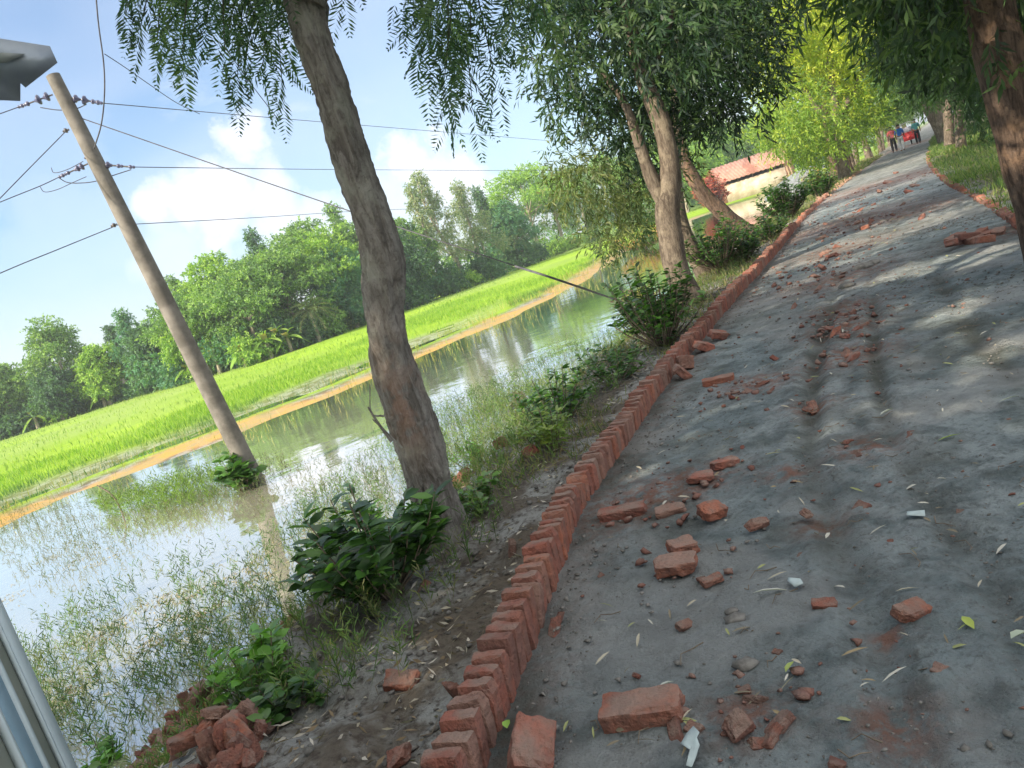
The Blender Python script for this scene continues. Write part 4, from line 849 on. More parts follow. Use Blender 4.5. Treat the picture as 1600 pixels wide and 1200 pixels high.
L2 = [pxl([(1090, 505, 30), (1078, 470, 25), (1065, 440, 20), (1052, 400, 19), (1046, 360, 19), (1042, 330, 20), (1044, 300, 19), (1046, 260, 15), (1041, 220, 13), (1030, 180, 13), (1012, 140, 12), (998, 100, 11), (988, 50, 10), (980, 0, 10), (970, -120, 9), (965, -300, 6)], 10.9),
      pxl([(1040, 322, 13), (1026, 295, 12), (1012, 262, 10), (1002, 235, 9), (992, 205, 7), (975, 160, 6), (940, 110, 4)], 10.9),
      pxl([(1012, 120, 5), (1040, 60, 4), (1060, -20, 3)], 11.2), pxl([(990, 50, 5), (940, 20, 3), (900, 10, 2)], 11.2)]
tree('roadside_tree', 'forked tree with dark drooping narrow-leaved crown and a yellow patch on its trunk', base, L2, crown2, M_BARK2, M_LEAF, group='trees lining the pond side of the road', seg=22)
def crown3(cb):
    rg = np.random.default_rng(42); blobs_px(cb, [(1060, 150, .9), (1100, 60, 1.2), (1040, 20, 1.2), (1010, 240, .6), (1130, -80, 1.6), (1020, -140, 1.6), (1090, -300, 1.8), (1000, 350, .4), (1010, 320, .5), (960, 385, .3)], 15, ACA, rg, 240)
tree('roadside_tree', 'slim tree close behind the forked one, its foot glowing in a patch of sun', gp(1103, 436, -.1), [pxl([(1112, 450, 16), (1100, 425, 14), (1084, 395, 12), (1070, 365, 11), (1062, 335, 10), (1057, 300, 10), (1055, 250, 9), (1058, 180, 8), (1060, 80, 7), (1065, -100, 5)], 14.6)], crown3, M_BARK2, M_LEAF, group='trees lining the pond side of the road', seg=18)
def crown4(cb):
    rg = np.random.default_rng(43); blobs_px(cb, [(1040, 190, .6), (1080, 130, .8), (1030, 120, 1.3), (1120, 50, 1.1), (1060, 20, 1.6), (1100, -120, 2.0), (1020, -120, 1.8), (1060, -300, 2)], 18.5, ACA, rg, 200, k=10)
tree('roadside_tree', 'dark trunk leaning hard toward the pond behind the slim tree', gp(1182, 384, -.1), [pxl([(1196, 392, 18), (1178, 372, 14), (1150, 352, 13), (1122, 325, 12), (1100, 303, 11), (1084, 280, 10), (1070, 250, 9), (1060, 210, 10), (1055, 140, 8), (1060, 0, 6)], 18)], crown4, M_BARKD, M_LEAF, group='trees lining the pond side of the road', seg=18)
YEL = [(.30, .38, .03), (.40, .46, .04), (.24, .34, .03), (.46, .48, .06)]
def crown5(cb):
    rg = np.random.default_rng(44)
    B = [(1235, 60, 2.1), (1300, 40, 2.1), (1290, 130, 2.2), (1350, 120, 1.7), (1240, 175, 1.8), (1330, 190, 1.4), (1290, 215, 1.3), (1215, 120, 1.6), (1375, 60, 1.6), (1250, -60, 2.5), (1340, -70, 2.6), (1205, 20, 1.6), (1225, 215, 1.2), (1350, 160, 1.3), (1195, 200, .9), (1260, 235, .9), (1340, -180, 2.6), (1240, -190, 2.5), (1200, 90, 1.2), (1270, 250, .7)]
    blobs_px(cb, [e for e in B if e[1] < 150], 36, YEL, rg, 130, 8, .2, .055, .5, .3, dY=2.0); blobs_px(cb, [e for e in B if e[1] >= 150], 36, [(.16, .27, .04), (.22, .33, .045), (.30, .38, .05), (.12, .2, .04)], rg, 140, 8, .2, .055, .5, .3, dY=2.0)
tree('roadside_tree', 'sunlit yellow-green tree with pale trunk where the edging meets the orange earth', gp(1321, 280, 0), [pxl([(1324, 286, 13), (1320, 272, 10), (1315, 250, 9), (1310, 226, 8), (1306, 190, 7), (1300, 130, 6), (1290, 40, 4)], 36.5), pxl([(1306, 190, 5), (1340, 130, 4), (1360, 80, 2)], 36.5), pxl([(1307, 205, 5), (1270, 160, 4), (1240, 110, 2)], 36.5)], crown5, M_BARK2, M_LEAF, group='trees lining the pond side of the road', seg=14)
def crown5b(cb):
    rg = np.random.default_rng(45); blobs_px(cb, [(1270, 180, 1.8), (1300, 100, 2.4), (1250, 100, 2.2), (1310, 20, 2.6), (1230, 10, 2.2)], 43, [(.12, .18, .04), (.16, .22, .05)], rg, 110, 8, .24, .07, .55, .4, dY=2)
tree('roadside_tree', 'twin-stemmed darker tree hugging the pale trunk of the yellow-green tree', gp(1303, 278, -.2), [pxl([(1308, 284, 9), (1302, 262, 7), (1296, 232, 6), (1290, 190, 5), (1285, 100, 4)], 41), pxl([(1330, 276, 8), (1322, 255, 7), (1316, 225, 6), (1312, 180, 5)], 41)], crown5b, M_BARKD, M_LEAF, group='trees lining the pond side of the road', seg=12)
# --- right row
def crownR(cb):
    rg = np.random.default_rng(46)
    B = [(1300, -40, .26, 0), (1335, 0, .20, 0), (1400, -50, .35, 0), (1470, -110, .7), (1520, -90, 1.), (1600, -60, 1.), (1440, -200, .8), (1600, -250, 1.4), (1500, -320, 1.2), (1400, -260, .7), (1700, -100, 1.2)]
    blobs_px(cb, B, 6.6, ACA, rg, 300, L=.14, Wd=.028, dY=.8)
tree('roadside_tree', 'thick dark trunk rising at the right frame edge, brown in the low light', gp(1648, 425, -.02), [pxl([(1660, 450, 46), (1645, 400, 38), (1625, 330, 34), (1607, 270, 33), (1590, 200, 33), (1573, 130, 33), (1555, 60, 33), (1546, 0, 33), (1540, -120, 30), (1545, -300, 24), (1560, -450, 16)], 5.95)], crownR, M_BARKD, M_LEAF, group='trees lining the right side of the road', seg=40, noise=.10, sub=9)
def crownR2(cb):
    rg = np.random.default_rng(47)
    B = [(1410, 50, .55), (1410, 0, .8), (1440, 40, .8), (1430, 75, .5), (1480, 40, 1.0), (1480, 75, .65), (1530, 60, .9), (1392, 85, .3), (1460, -60, 1.2), (1550, 10, 1.1), (1575, 90, .7), (1540, -100, 1.5), (1620, 40, 1.3), (1600, 130, .6), (1440, -150, 1.2), (1520, 105, .4)]
    blobs_px(cb, B, 13.5, [(.04, .085, .035), (.055, .11, .04), (.03, .06, .03)], rg, 230, k=10, L=.15, Wd=.032, dY=1.5)
tree('roadside_tree', 'tree just beyond the right frame edge whose dark crown hangs low over the road', sd(11.5, W+1.4, 0), [([sd(11.5, W+1.4, -.1), sd(11.4, W+1.3, 1.5), sd(11.6, W+1.0, 3), sd(12, W+.6, 5), sd(12, W+.2, 7)], [.22, .18, .16, .12, .06])], crownR2, M_BARKD, M_LEAF, group='trees lining the right side of the road', seg=14)
def crownR3(cb):
    rg = np.random.default_rng(48)
    B = [(1440, 118, .9), (1480, 100, 1.2), (1530, 120, 1.2), (1570, 170, 1.1), (1520, 60, 2.0), (1440, 80, 1.6), (1600, 120, 1.6), (1590, 210, .8), (1545, 165, .7), (1450, 0, 2.2), (1560, -30, 2.2), (1420, 105, .8)]
    blobs_px(cb, B, 27, [(.055, .12, .035), (.08, .15, .04), (.045, .09, .03)], rg, 110, k=9, L=.2, Wd=.05, tw=.5, dY=2.5)
tree('roadside_tree', 'pair of straight pale grey stems standing in the right verge grass', gp(1500, 236, -.05), [pxl([(1506, 240, 9), (1502, 225, 8), (1499, 190, 7), (1502, 150, 6), (1506, 110, 7), (1510, 40, 6)], 29), pxl([(1484, 226, 8), (1483, 215, 7), (1481, 180, 6.5), (1480, 145, 6), (1478, 90, 6)], 30)], crownR3, M_BARK2, M_LEAF, group='trees lining the right side of the road', seg=14)
def crownR4(cb):
    rg = np.random.default_rng(49)
    B = [(1420, 120, 1.7), (1450, 128, 1.5), (1400, 110, 2.0), (1440, 90, 2.3), (1385, 145, 1.2), (1400, 60, 3), (1440, 40, 3)]
    blobs_px(cb, B, 46, [(.09, .17, .04), (.13, .22, .045), (.06, .12, .035)], rg, 80, k=8, L=.26, Wd=.07, tw=.6, dY=3)
tree('roadside_tree', 'leaning broken trunks with torn sunlit tops on the right verge, left of the pale stems', gp(1477, 224, -.05), [pxl([(1482, 226, 12), (1470, 200, 11), (1458, 178, 10), (1450, 165, 9)], 39), pxl([(1478, 222, 9), (1472, 195, 8), (1466, 172, 6), (1462, 160, 5)], 38.5), pxl([(1455, 190, 4), (1440, 150, 3), (1425, 110, 2)], 40)], crownR4, M_BARK2, M_LEAF, group='trees lining the right side of the road', seg=12)

# --- generic avenue trees further off, and unseen ones added beyond the frame for shade
def proto_tree(seed, h=10.5, cw=4.2, L=.24, Wd=.07, pal=ACA, n0=55, clear=2.8, k=8, rt=.2):
    rg = np.random.default_rng(seed); tb = GB(); cb = GB(); lx, ly = rg.normal(size=2)*.5
    tr = [np.array([0, 0, -.2]), np.array([lx*.2, ly*.2, clear*.5]), np.array([lx*.5, ly*.5, clear]), np.array([lx, ly, h*.6]), np.array([lx*1.2, ly*1.2, h*.85])]
    tb.tube(tr, [rt*1.25, rt, rt*.85, rt*.55, rt*.2], 12, noise=.12, sub=4)
    for q in range(7):
        a = q*2.4+rg.random(); z0 = clear+(h*.75-clear)*q/7; p0 = np.array([lx*.6, ly*.6, z0]); r = cw*.5*(.8+.4*rg.random()); p2 = p0+np.array([math.cos(a)*r, math.sin(a)*r, .9+rg.random()])
        tb.tube([p0, (p0+p2)/2+np.array([0, 0, .2]), p2], [rt*.4, rt*.28, .03], 6, sub=3)
    for q in range(17):
        a = q*2.4; t = (q+.5)/17; rr = cw*.5*math.sqrt(1-(2*t-1.0)**2*.8)*(.55+.4*rg.random()); z0 = clear+.3+(h-clear-.8)*t; r = .95+.5*rg.random()
        add_spray(cb, (lx+math.cos(a)*rr, ly+math.sin(a)*rr, z0), (r*1.15, r*1.15, r*.9), int(n0*r*r*1.2), k, .55, L, Wd, rg, .5, .15, pal)
    return tb.mesh('trunk', M_BARK2, (0, 0, 0), True, True), cb.mesh('crown', M_LEAF, (0, 0, 0), col=True)
AV = [proto_tree(61, pal=[(.09, .16, .04), (.12, .21, .045), (.06, .12, .035), (.2, .27, .05)]), proto_tree(62, 11.5, 4.8, pal=[(.07, .13, .035), (.10, .18, .04), (.05, .10, .03)])]
def avenue(s, d, kind, sc, rz, label, group, name='avenue_tree'):
    p = sd(s, d); p[2] = tz(p[0], p[1])-.02; r = empty(name, p, label, 'tree', group); r.rotation_euler.z = rz; r.scale = (sc,)*3
    obj('trunk', AV[kind][0], r); obj('crown', AV[kind][1], r); return r
for k, s in enumerate([52, 58, 65, 72, 80, 88, 97, 107, 118, 130, 144, 160, 180]):
    avenue(s, -1.3-.3*(k % 2), k % 2, .85+.1*(k % 3), k*1.7, 'small distant trunk in the tree row left of the far end of the road', 'far trees on the pond side')
for k, s in enumerate([46, 52, 59, 66, 74, 83, 93, 104, 116, 130, 146, 165]):
    avenue(s, W+1.4+.3*(k % 2), (k+1) % 2, .9+.1*(k % 3), k*2.1+1, 'small distant trunk in the tree row right of the far end of the road', 'far trees on the right')
SHD = proto_tree(71, 12.5, 7.0, .32, .14, ACA, 33, 3.6, 8)
def shade_tree(x, y, sc, rz, label):
    r = empty('shade_tree', (x, y, tz(x, y)-.05), label, 'tree', 'unseen trees added for shade'); r.rotation_euler.z = rz; r.scale = (sc,)*3
    obj('trunk', SHD[0], r); obj('crown', SHD[1], r)
for k, (s, d, sc) in enumerate([(-5.5, -2.2, 1.), (-9.5, -2.0, 1.1), (-15, -2.2, 1.05), (-21, -2, 1.1), (-27, -2, 1.1), (-11, W+2.0, 1.1), (-1.6, -5.7, .8), (-4.5, -6.8, .9)]):
    q = sd(s, d); shade_tree(q[0], q[1], sc, k*1.3, 'tall dense unseen tree added to shade the road, %s of the shading group' % ORD[k])

# ================================================================== far treeline
EX = [(-300, 790), (0, 690), (200, 625), (400, 570), (570, 510), (750, 445), (900, 388), (1000, 352), (1100, 318)]
def edge_pt(x, back=0.0):
    y = float(np.interp(x, [e[0] for e in EX], [e[1] for e in EX])); q = gp(x, y, -.9); u = unit(np.array([q[0], q[1], 0])); q = q+u*(1.0+back)
    q[2] = -.95 if False else tz(q[0], q[1]); return q
PALS = {'mid': [(.15, .27, .08), (.20, .34, .09), (.11, .20, .08), (.26, .40, .10)], 'dark': [(.09, .18, .09), (.12, .23, .09), (.07, .14, .08)], 'lime': [(.24, .40, .07), (.32, .48, .08), (.18, .32, .07)], 'pale': [(.30, .36, .20), (.25, .32, .17), (.36, .38, .22), (.18, .26, .13)], 'teal': [(.09, .22, .13), (.11, .26, .13), (.15, .28, .12)]}
def far_tree(bx, back, h, cw, style, pal, label, seed):
    rg = np.random.default_rng(seed); b = edge_pt(bx, back); root = empty('far_tree', b, label, 'tree', 'trees beyond the rice field'); tb = GB(); cb = GB(); rt = .10+h*.012
    lx, ly = rg.normal(size=2)*h*.05; pl = PALS[pal]
    lim = [np.array([0, 0, -.2]), np.array([lx*.4, ly*.4, h*.3]), np.array([lx, ly, h*.6]), np.array([lx*1.3, ly, h*.9])]; tb.tube(lim, [rt*1.3, rt, rt*.6, rt*.25], 8, noise=.1, sub=3)
    def lmb(z0, x, y, z, r0=.5):
        p0 = np.array([lx*z0/h*1.4, ly*z0/h*1.4, z0]); p2 = np.array([x, y, z]); tb.tube([p0, p0*.45+p2*.55+np.array([0, 0, .3]), p2], [rt*r0, rt*r0*.6, .03], 5, sub=3)
    if style == 'umbrella':
        n = 11
        for q in range(n):
            a = q*2.4+rg.random(); rr = cw*.5*math.sqrt((q+.5)/n)*.95; zz = h*(.97-.42*(rr/(cw*.5))**1.6)-.3*rg.random(); x, y = lx+math.cos(a)*rr, ly+math.sin(a)*rr; r = cw*.17*(.8+.5*rg.random())
            add_spray(cb, (x, y, zz), (r*1.5, r*1.5, r*.42), int(120*r), 10, .55, .24, .13, rg, .1, .1, pl); lmb(h*(.35+.2*rg.random()), x, y, zz-.2, .45)
        for q in range(5):
            a = q*2.4+1; rr = cw*.4*rg.random(); r = cw*.13; x, y = math.cos(a)*rr, math.sin(a)*rr; add_spray(cb, (x, y, h*(.3+.3*rg.random())), (r*1.3, r*1.3, r*.6), int(60*r), 9, .5, .24, .13, rg, .2, .1, pl)
    elif style == 'slender':
        for q in range(13):
            t = .35+.65*q/12; rr = cw*.5*(1.05-t)*rg.random()*1.6; a = q*2.4; r = cw*.2*(1.3-t*.6); x, y = lx*t+math.cos(a)*rr, ly*t+math.sin(a)*rr
            add_spray(cb, (x, y, h*t), (r, r, r*.9), int(95*r)+10, 9, .45, .22, .10, rg, .4, .1, pl); lmb(h*(t-.12), x, y, h*t, .3)
    else:
        n = 16
        for q in range(n):
            t = (q+.5)/n; a = q*2.4+rg.random()*.6; rr = cw*.5*math.sin(math.pi*min(1, .18+t*.82))**.7*(.35+.6*rg.random()); zz = h*(.22+.72*t); r = cw*.17*(.75+.6*rg.random()); x, y = lx*t+math.cos(a)*rr, ly*t+math.sin(a)*rr
            add_spray(cb, (x, y, zz), (r*1.15, r*1.15, r*.75), int(130*r), 9, .5, .25, .14, rg, .3, .1, pl)
            if q % 2: lmb(h*(t*.6+.1), x, y, zz, .4)
    obj('trunk', tb.mesh('trunk', M_BARKF, (0, 0, 0), True, True), root); obj('crown', cb.mesh('crown', M_FAR, (0, 0, 0), col=True), root)
FT = [(-40, 6, 8.5, 7, 'round', 'mid'), (42, 3, 8.0, 6, 'round', 'mid'), (125, 4, 10.8, 7.5, 'round', 'mid'), (100, 0, 5.5, 5, 'round', 'dark'), (175, 0, 6.6, 5, 'round', 'lime'), (232, 3, 9.0, 4.0, 'slender', 'teal'), (262, 2, 7.0, 5, 'round', 'dark'), (292, 5, 7.6, 6.5, 'umbrella', 'mid'), (330, 3, 7.4, 6, 'round', 'lime'),
      (352, 5, 9.0, 8, 'umbrella', 'mid'), (408, 4, 9.0, 8.5, 'umbrella', 'mid'), (440, 8, 9.6, 6, 'round', 'teal'), (478, 4, 10.0, 9, 'umbrella', 'mid'), (540, 5, 10.6, 8, 'umbrella', 'lime'), (560, 2, 8.2, 6, 'round', 'teal'), (602, 6, 10.8, 8, 'round', 'mid'), (640, 3, 9.6, 7, 'round', 'dark'), (668, 5, 10.2, 6, 'round', 'mid'),
      (212, 4, 8.2, 3, 'slender', 'dark'), (318, 6, 10.2, 4, 'slender', 'mid'), (392, 7, 11.2, 6, 'umbrella', 'lime'), (455, 8, 11.8, 4.5, 'slender', 'dark'), (520, 9, 12.6, 7, 'umbrella', 'mid'), (585, 8, 13, 4.5, 'slender', 'mid'),
      (700, 5, 13.2, 4.6, 'slender', 'pale'), (735, 5, 14.4, 5.5, 'slender', 'pale'), (762, 4, 12.4, 5.5, 'slender', 'pale'), (795, 6, 11.8, 5, 'slender', 'dark'), (848, 6, 14.6, 11, 'umbrella', 'lime'), (815, 2, 9.5, 6, 'round', 'teal'), (885, 4, 12.8, 8.5, 'umbrella', 'mid'), (925, 4, 14, 9, 'round', 'mid'), (970, 0, 15, 10, 'round', 'lime'), (1020, 0, 15, 11, 'round', 'mid')]
DS = {'round': 'rounded', 'umbrella': 'flat-topped spreading', 'slender': 'slender airy'}; DP = {'mid': 'green', 'dark': 'dark green', 'lime': 'light green', 'pale': 'pale dusty green', 'teal': 'deep bluish-green'}
for k, t_ in enumerate(sorted(FT)): far_tree(t_[0], t_[1], t_[2]*.97, t_[3], t_[4], t_[5], '%s %s tree beyond the field, %s from the left in the treeline' % (DS[t_[4]], DP[t_[5]], ORD[k]), 100+k)
# trees behind the shed and behind the forked tree
for k, (px, py, Y, h, cw, st_, pl_, lab) in enumerate([(1165, 300, 128, 12, 11, 'round', 'mid', 'green tree rising behind the left half of the tin-roofed shed'), (1215, 285, 135, 13, 11, 'umbrella', 'mid', 'spreading green tree behind the right half of the tin-roofed shed'), (1120, 315, 128, 13, 11, 'round', 'lime', 'light green tree left of the tin-roofed shed'), (1075, 330, 120, 13, 12, 'round', 'lime', 'sunny tree glimpsed behind the forked tree, left of the shed'), (1262, 265, 125, 9, 8, 'round', 'dark', 'dark tree beyond the grey mound right of the shed')]):
    q = at(px, py, Y); EX.append((99999, 0)); rg_ = k
    _ep = edge_pt; globals()['edge_pt'] = (lambda x, back=0.0, q=q: np.array([q[0], q[1], -.7])); far_tree(0, 0, h, cw, st_, pl_, lab, 160+k); globals()['edge_pt'] = _ep
    EX.pop()
# understory bushes, bananas, palms
rgb = np.random.default_rng(77)
def bush_mesh(seed, pal):
    rg = np.random.default_rng(seed); cb = GB()
    for q in range(6): a = q*1.1+rg.random(); r = .9+.5*rg.random(); add_spray(cb, (math.cos(a)*1.3*rg.random(), math.sin(a)*1.3*rg.random(), .6+1.3*rg.random()), (r, r, r*.8), 95, 9, .45, .22, .12, rg, .2, .1, PALS[pal])
    return cb.mesh('field_bush', M_FAR, (0, 0, 0), col=True)
BM = [bush_mesh(1, 'mid'), bush_mesh(2, 'lime'), bush_mesh(3, 'dark'), bush_mesh(4, 'teal')]
for k in range(38):
    x = -80+1000*k/37+rgb.normal()*3; p = edge_pt(x, .6+2.5*rgb.random()); o = obj('field_bush', BM[rgb.integers(0, 4)], None, p); s_ = .75+.6*rgb.random(); o.scale = (s_, s_, s_*(.8+.4*rgb.random())); o.rotation_euler.z = rgb.random()*6
    tag(o, 'leafy bush along the far field edge under the treeline, %s from the left' % ORD[k], 'bush', 'bushes along the far edge of the rice field')
def frond_plant(name, label, x, back, h, nf, L, Wd, pal, seed, palm=True, cat='palm'):
    rg = np.random.default_rng(seed); b = edge_pt(x, back); root = empty(name, b, label, cat); tb = GB(); cb = GB(); tb.tube([(0, 0, -.2), (.1, 0, h*.5), (0.05, .05, h)], [.22, .17, .14], 8, noise=.15, sub=3)
    for q in range(nf):
        a = q*2.4; el = 1.15-1.5*(q/nf)+.2*rg.normal(); D0 = np.array([math.cos(a)*math.cos(el), math.sin(a)*math.cos(el), math.sin(el)]); n = 16 if palm else 7; t = np.linspace(0.05, 1, n)
        rc = np.array([.05, .05, h])+D0*L*t[:, None]+np.array([0, 0, -1])*(L*.55*t*t)[:, None]; T = unit(np.gradient(rc, axis=0)); S = unit(np.cross(T, [0, 0, 1.])+1e-4)
        if palm:
            for sg in (-1, 1): add_leaves(cb, rc, S*sg+T*.8+np.array([0, 0, -.35]), .55*np.sin(np.clip(t, .08, .95)*math.pi)**.5, .05, rg, pal[q % len(pal)], fold=.1)
            cb.tube(rc, .025, 4, cap=False, c=(.2, .2, .08))
        else:
            wv_ = Wd*np.sin(np.clip(t*.9+.1, 0, 1)*math.pi)**.6+.01; Vv = np.concatenate([rc+S*wv_[:, None]+np.array([0, 0, .05]), rc, rc-S*wv_[:, None]+np.array([0, 0, .05])]); m = n; ii = np.arange(m-1)
            cb.add(Vv, np.concatenate([np.stack([ii, ii+1, ii+m+1, ii+m], -1), np.stack([ii+m, ii+m+1, ii+2*m+1, ii+2*m], -1)]), pal[q % len(pal)])
    obj('trunk', tb.mesh('trunk', M_BARKF, (0, 0, 0), True, True), root); obj('fronds', cb.mesh('fronds', M_FAR, (0, 0, 0), col=True), root)
PP = [(.20, .28, .10), (.26, .32, .13), (.16, .24, .09)]
frond_plant('date_palm', 'date palm with arching pale fronds at the far field edge left of the leaning trunk', 500, -.5, 3.0, 34, 2.5, 0, PP, 1)
frond_plant('date_palm', 'small date palm at the far field edge under the slender pale trees', 822, -.5, 4.2, 30, 2.8, 0, PP, 2)
frond_plant('date_palm', 'taller palm half hidden in the treeline right of the leaning trunk', 770, 2, 5.0, 28, 2.6, 0, [(.13, .22, .08), (.17, .25, .1)], 3)
BP = [(.24, .40, .06), (.30, .44, .08), (.36, .30, .10), (.2, .34, .05)]
for k, x in enumerate([60, 165, 172, 300, 330, 345, 385, 425, 442, 455]):
    frond_plant('banana_plant', 'clump banana plant with ragged yellow-green leaves at the far field edge, %s from the left' % ORD[k], x, -.4+.5*(k % 3), 1.3+.3*(k % 3), 9, 1.9, .26, BP, 20+k, False, 'banana plant')
# wood behind, reads as one mass
cb = GB(); rg = np.random.default_rng(91)
for k in range(120):
    x = -360+1500*k/119; p = edge_pt(min(x, 1090), 12+18*rg.random()); r = 2.2+1.6*rg.random(); add_spray(cb, (p[0], p[1], p[2]+1.0+2.6*rg.random()), (r*1.4, r*1.4, r), 80, 7, .8, .42, .24, rg, .2, .1, PALS[['mid', 'dark', 'teal', 'lime'][k % 4]])
for k in range(150):   # wood beyond pond end and right of the road
    if k < 60: p = np.array([30+90*rg.random(), 125+50*rg.random(), 0]); 
    else: s = 25+200*rg.random(); p = sd(s, W+9+20*rg.random())
    dd, _ = road_d(np.array([p[0]]), np.array([p[1]])); 
    if abs(dd[0]-1.5) < 6: continue
    r = 2.2+1.6*rg.random(); add_spray(cb, (p[0], p[1], .5+5*rg.random()), (r*1.5, r*1.5, r), 60, 7, .8, .6, .36, rg, .2, .1, PALS[['mid', 'dark', 'teal', 'mid'][k % 4]])
tag(obj('far_woods', cb.mesh('far_woods', M_FAR, col=True)), 'dense greenery filling in behind the treeline and beyond the verge', 'woods', kind='stuff')

# ================================================================== power pole and wires
pb = np.array([-4.74, 13.07, -1.0]); ptop = at(83, 118, 13.07); root = empty('power_pole', pb, 'tall weathered concrete pole leaning slightly, rising out of the pond', 'pole')
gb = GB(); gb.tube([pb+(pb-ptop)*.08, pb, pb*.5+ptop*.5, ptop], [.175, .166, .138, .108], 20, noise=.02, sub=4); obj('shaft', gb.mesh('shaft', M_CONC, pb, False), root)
pdir = unit(ptop-pb); PR = lambda px, py: at(px, py, 13.07)
def bolt(px, py, s_=.05):
    g_ = GB(); p = PR(px, py); g_.tube([p-np.array([.05, 0, 0]), p+np.array([.05, 0, 0])], .018, 6); g_.box(p, (.03, .06, .06)); obj('clamp', g_.mesh('clamp', M_STEEL, pb), root)
for q in [(121, 183), (103, 204), (178, 352), (137, 246)]: bolt(*q)
def insul(a, b, label, discs, rr=.065):
    pa, pb_ = PR(*a), PR(*b); ax = unit(pb_-pa); L = np.linalg.norm(pb_-pa); g_ = GB(); g_.tube([pa, pb_], .014, 6); o = obj('insulator_string', g_.mesh('insulator_string', M_STEEL, pb), root); tag(o, label)
    for t in discs:
        c = pa+ax*L*t[0]; r = rr*t[1]; g2 = GB(); g2.tube([c-ax*.045, c-ax*.03, c-ax*.012, c+ax*.012, c+ax*.03, c+ax*.05], [.02, r, r*.95, r*.5, .028, .016], 12); d_ = obj('insulator_disc', g2.mesh('insulator_disc', M_PORC, pb), o)
insul((104, 152), (158, 161), 'upper right insulator string', [(.3, 1.), (.55, 1.1), (.8, .6), (.95, .6)])
insul((82, 148), (30, 167), 'upper left insulator string', [(.2, 1.1), (.45, 1.2), (.78, .6), (.95, .5)])
insul((155, 257), (207, 261), 'lower right insulator string', [(.15, .8), (.3, .9), (.62, .55), (.98, .5)])
insul((137, 256), (94, 276), 'lower left insulator string', [(.25, .9), (.4, .8), (.75, .5), (.95, .5)])
def wire(pts, label, r=.0075, sag=0.0, name='power_line_wire', seg=5, group='wires on the concrete pole', sub=6):
    P = np.array(pts); 
    if len(P) == 2 and sag:
        t = np.linspace(0, 1, 24)[:, None]; P = P[0]*(1-t)+P[1]*t-np.array([0, 0, 1])*sag*4*t*(1-t); sub = 1
    g_ = GB(); g_.tube(P, r, seg, sub=sub); return tag(obj(name, g_.mesh(name, M_WIRE, P[0]), None, P[0]), label, 'wire', group)
wire([PR(158, 161), at(520, 192, 22), at(870, 221, 34), at(1080, 240, 48)], 'thin wire running right from the top insulators across the sky')
wire([PR(207, 261), at(540, 265, 22), at(870, 267, 34), at(1060, 268, 48)], 'thin wire running right from the lower insulators across the clouds')
wire([PR(179, 352), at(400, 340, 20), at(600, 328, 28), at(800, 322, 38)], 'faint lowest wire running right from the pole into the treetops')
wire([PR(122, 183), at(500, 314, 12.2), at(800, 414, 11.3), gp(988, 478, -.55)], 'thick stay cable slanting down from the pole to the dark bush on the bank', .009)
wire([at(805, 416, 11.25), at(880, 440, 11.05), gp(985, 476, -.56)], 'lower twisted end of the stay cable above the water', .017, name='stay_cable_wrap')
wire([PR(30, 167), at(-160, 238, 11), at(-500, 420, 8)], 'wire leaving the upper left insulators toward the left frame edge')
wire([PR(103, 205), at(0, 310, 12), at(-200, 520, 10)], 'steep wire dropping left from the middle of the pole')
wire([PR(94, 276), at(62, 291, 12.8), at(0, 316, 12), at(-250, 420, 9)], 'wire leaving the lower left insulators toward the left frame edge')
wire([PR(176, 355), at(90, 390, 12), at(0, 427, 11), at(-250, 540, 8)], 'lowest wire going left from the pole to the frame edge')
wire([at(146, -60, 12.2), at(153, 30, 12.4), at(162, 100, 12.6), at(163, 150, 12.7), at(158, 195, 12.8), at(147, 232, 12.95)], 'loose black cable hanging in a long curve beside the pole top', .011)
wire([at(163, 84, 12.6), at(195, 105, 13), at(235, 133, 14), at(275, 160, 15), at(312, 178, 16)], 'thin wire branching off the loose hanging cable', .007)
wire([at(318, 42, 8), at(355, 80, 8.6), at(395, 135, 9.4), at(436, 188, 10)], 'thin dark line slanting down behind the hanging feathery leaves', .005)
wire([PR(63, 168), PR(92, 172), PR(118, 170), PR(135, 163)], 'slack jumper loop joining the upper insulators round the pole', .008)
wire([PR(92, 278), PR(105, 285), PR(125, 286), PR(150, 283), PR(180, 273), PR(205, 265)], 'slack jumper loop joining the lower insulators round the pole', .008)
wire([PR(62, 291), PR(70, 300), PR(90, 296), PR(112, 286), PR(135, 276)], 'thin pale jumper hanging under the lower left insulators', .006)
wire([PR(80, 262), PR(85, 270), PR(105, 265), PR(130, 252)], 'short wire end curling beside the lower left insulators', .006)

rg = np.random.default_rng(66); Pq = []
for a_, b_ in (((40, 1110), (330, 960)), ((250, 965), (540, 870)), ((120, 1000), (330, 905)), ((330, 900), (560, 800)), ((-20, 930), (180, 850))):
    for k in range(420):
        t = rg.random(); q = gp(a_[0]+(b_[0]-a_[0])*t+rg.normal()*9, a_[1]+(b_[1]-a_[1])*t+rg.normal()*7+14*math.sin(t*9), -.994)
        if vnoise(q[None]*2.5)[0] > -.1: Pq.append(q)
Pq = np.array(Pq); n = len(Pq); a = rg.random(n)*6.28; gb = GB(); add_leaves(gb, Pq, np.stack([np.cos(a), np.sin(a), 0*a], -1), .03+.05*rg.random(n), .012+.015*rg.random(n), rg, np.array([(.36, .30, .18), (.26, .22, .13), (.42, .38, .26)])[rg.integers(0, 3, n)], N=np.tile([[0, 0, 1.]], (n, 1)), fold=0)
tag(obj('pond_scum', gb.mesh('pond_scum', M_LITTER, col=True)), 'tan flecks of straw and scum drifting in streaks on the pond', 'scum', kind='stuff')
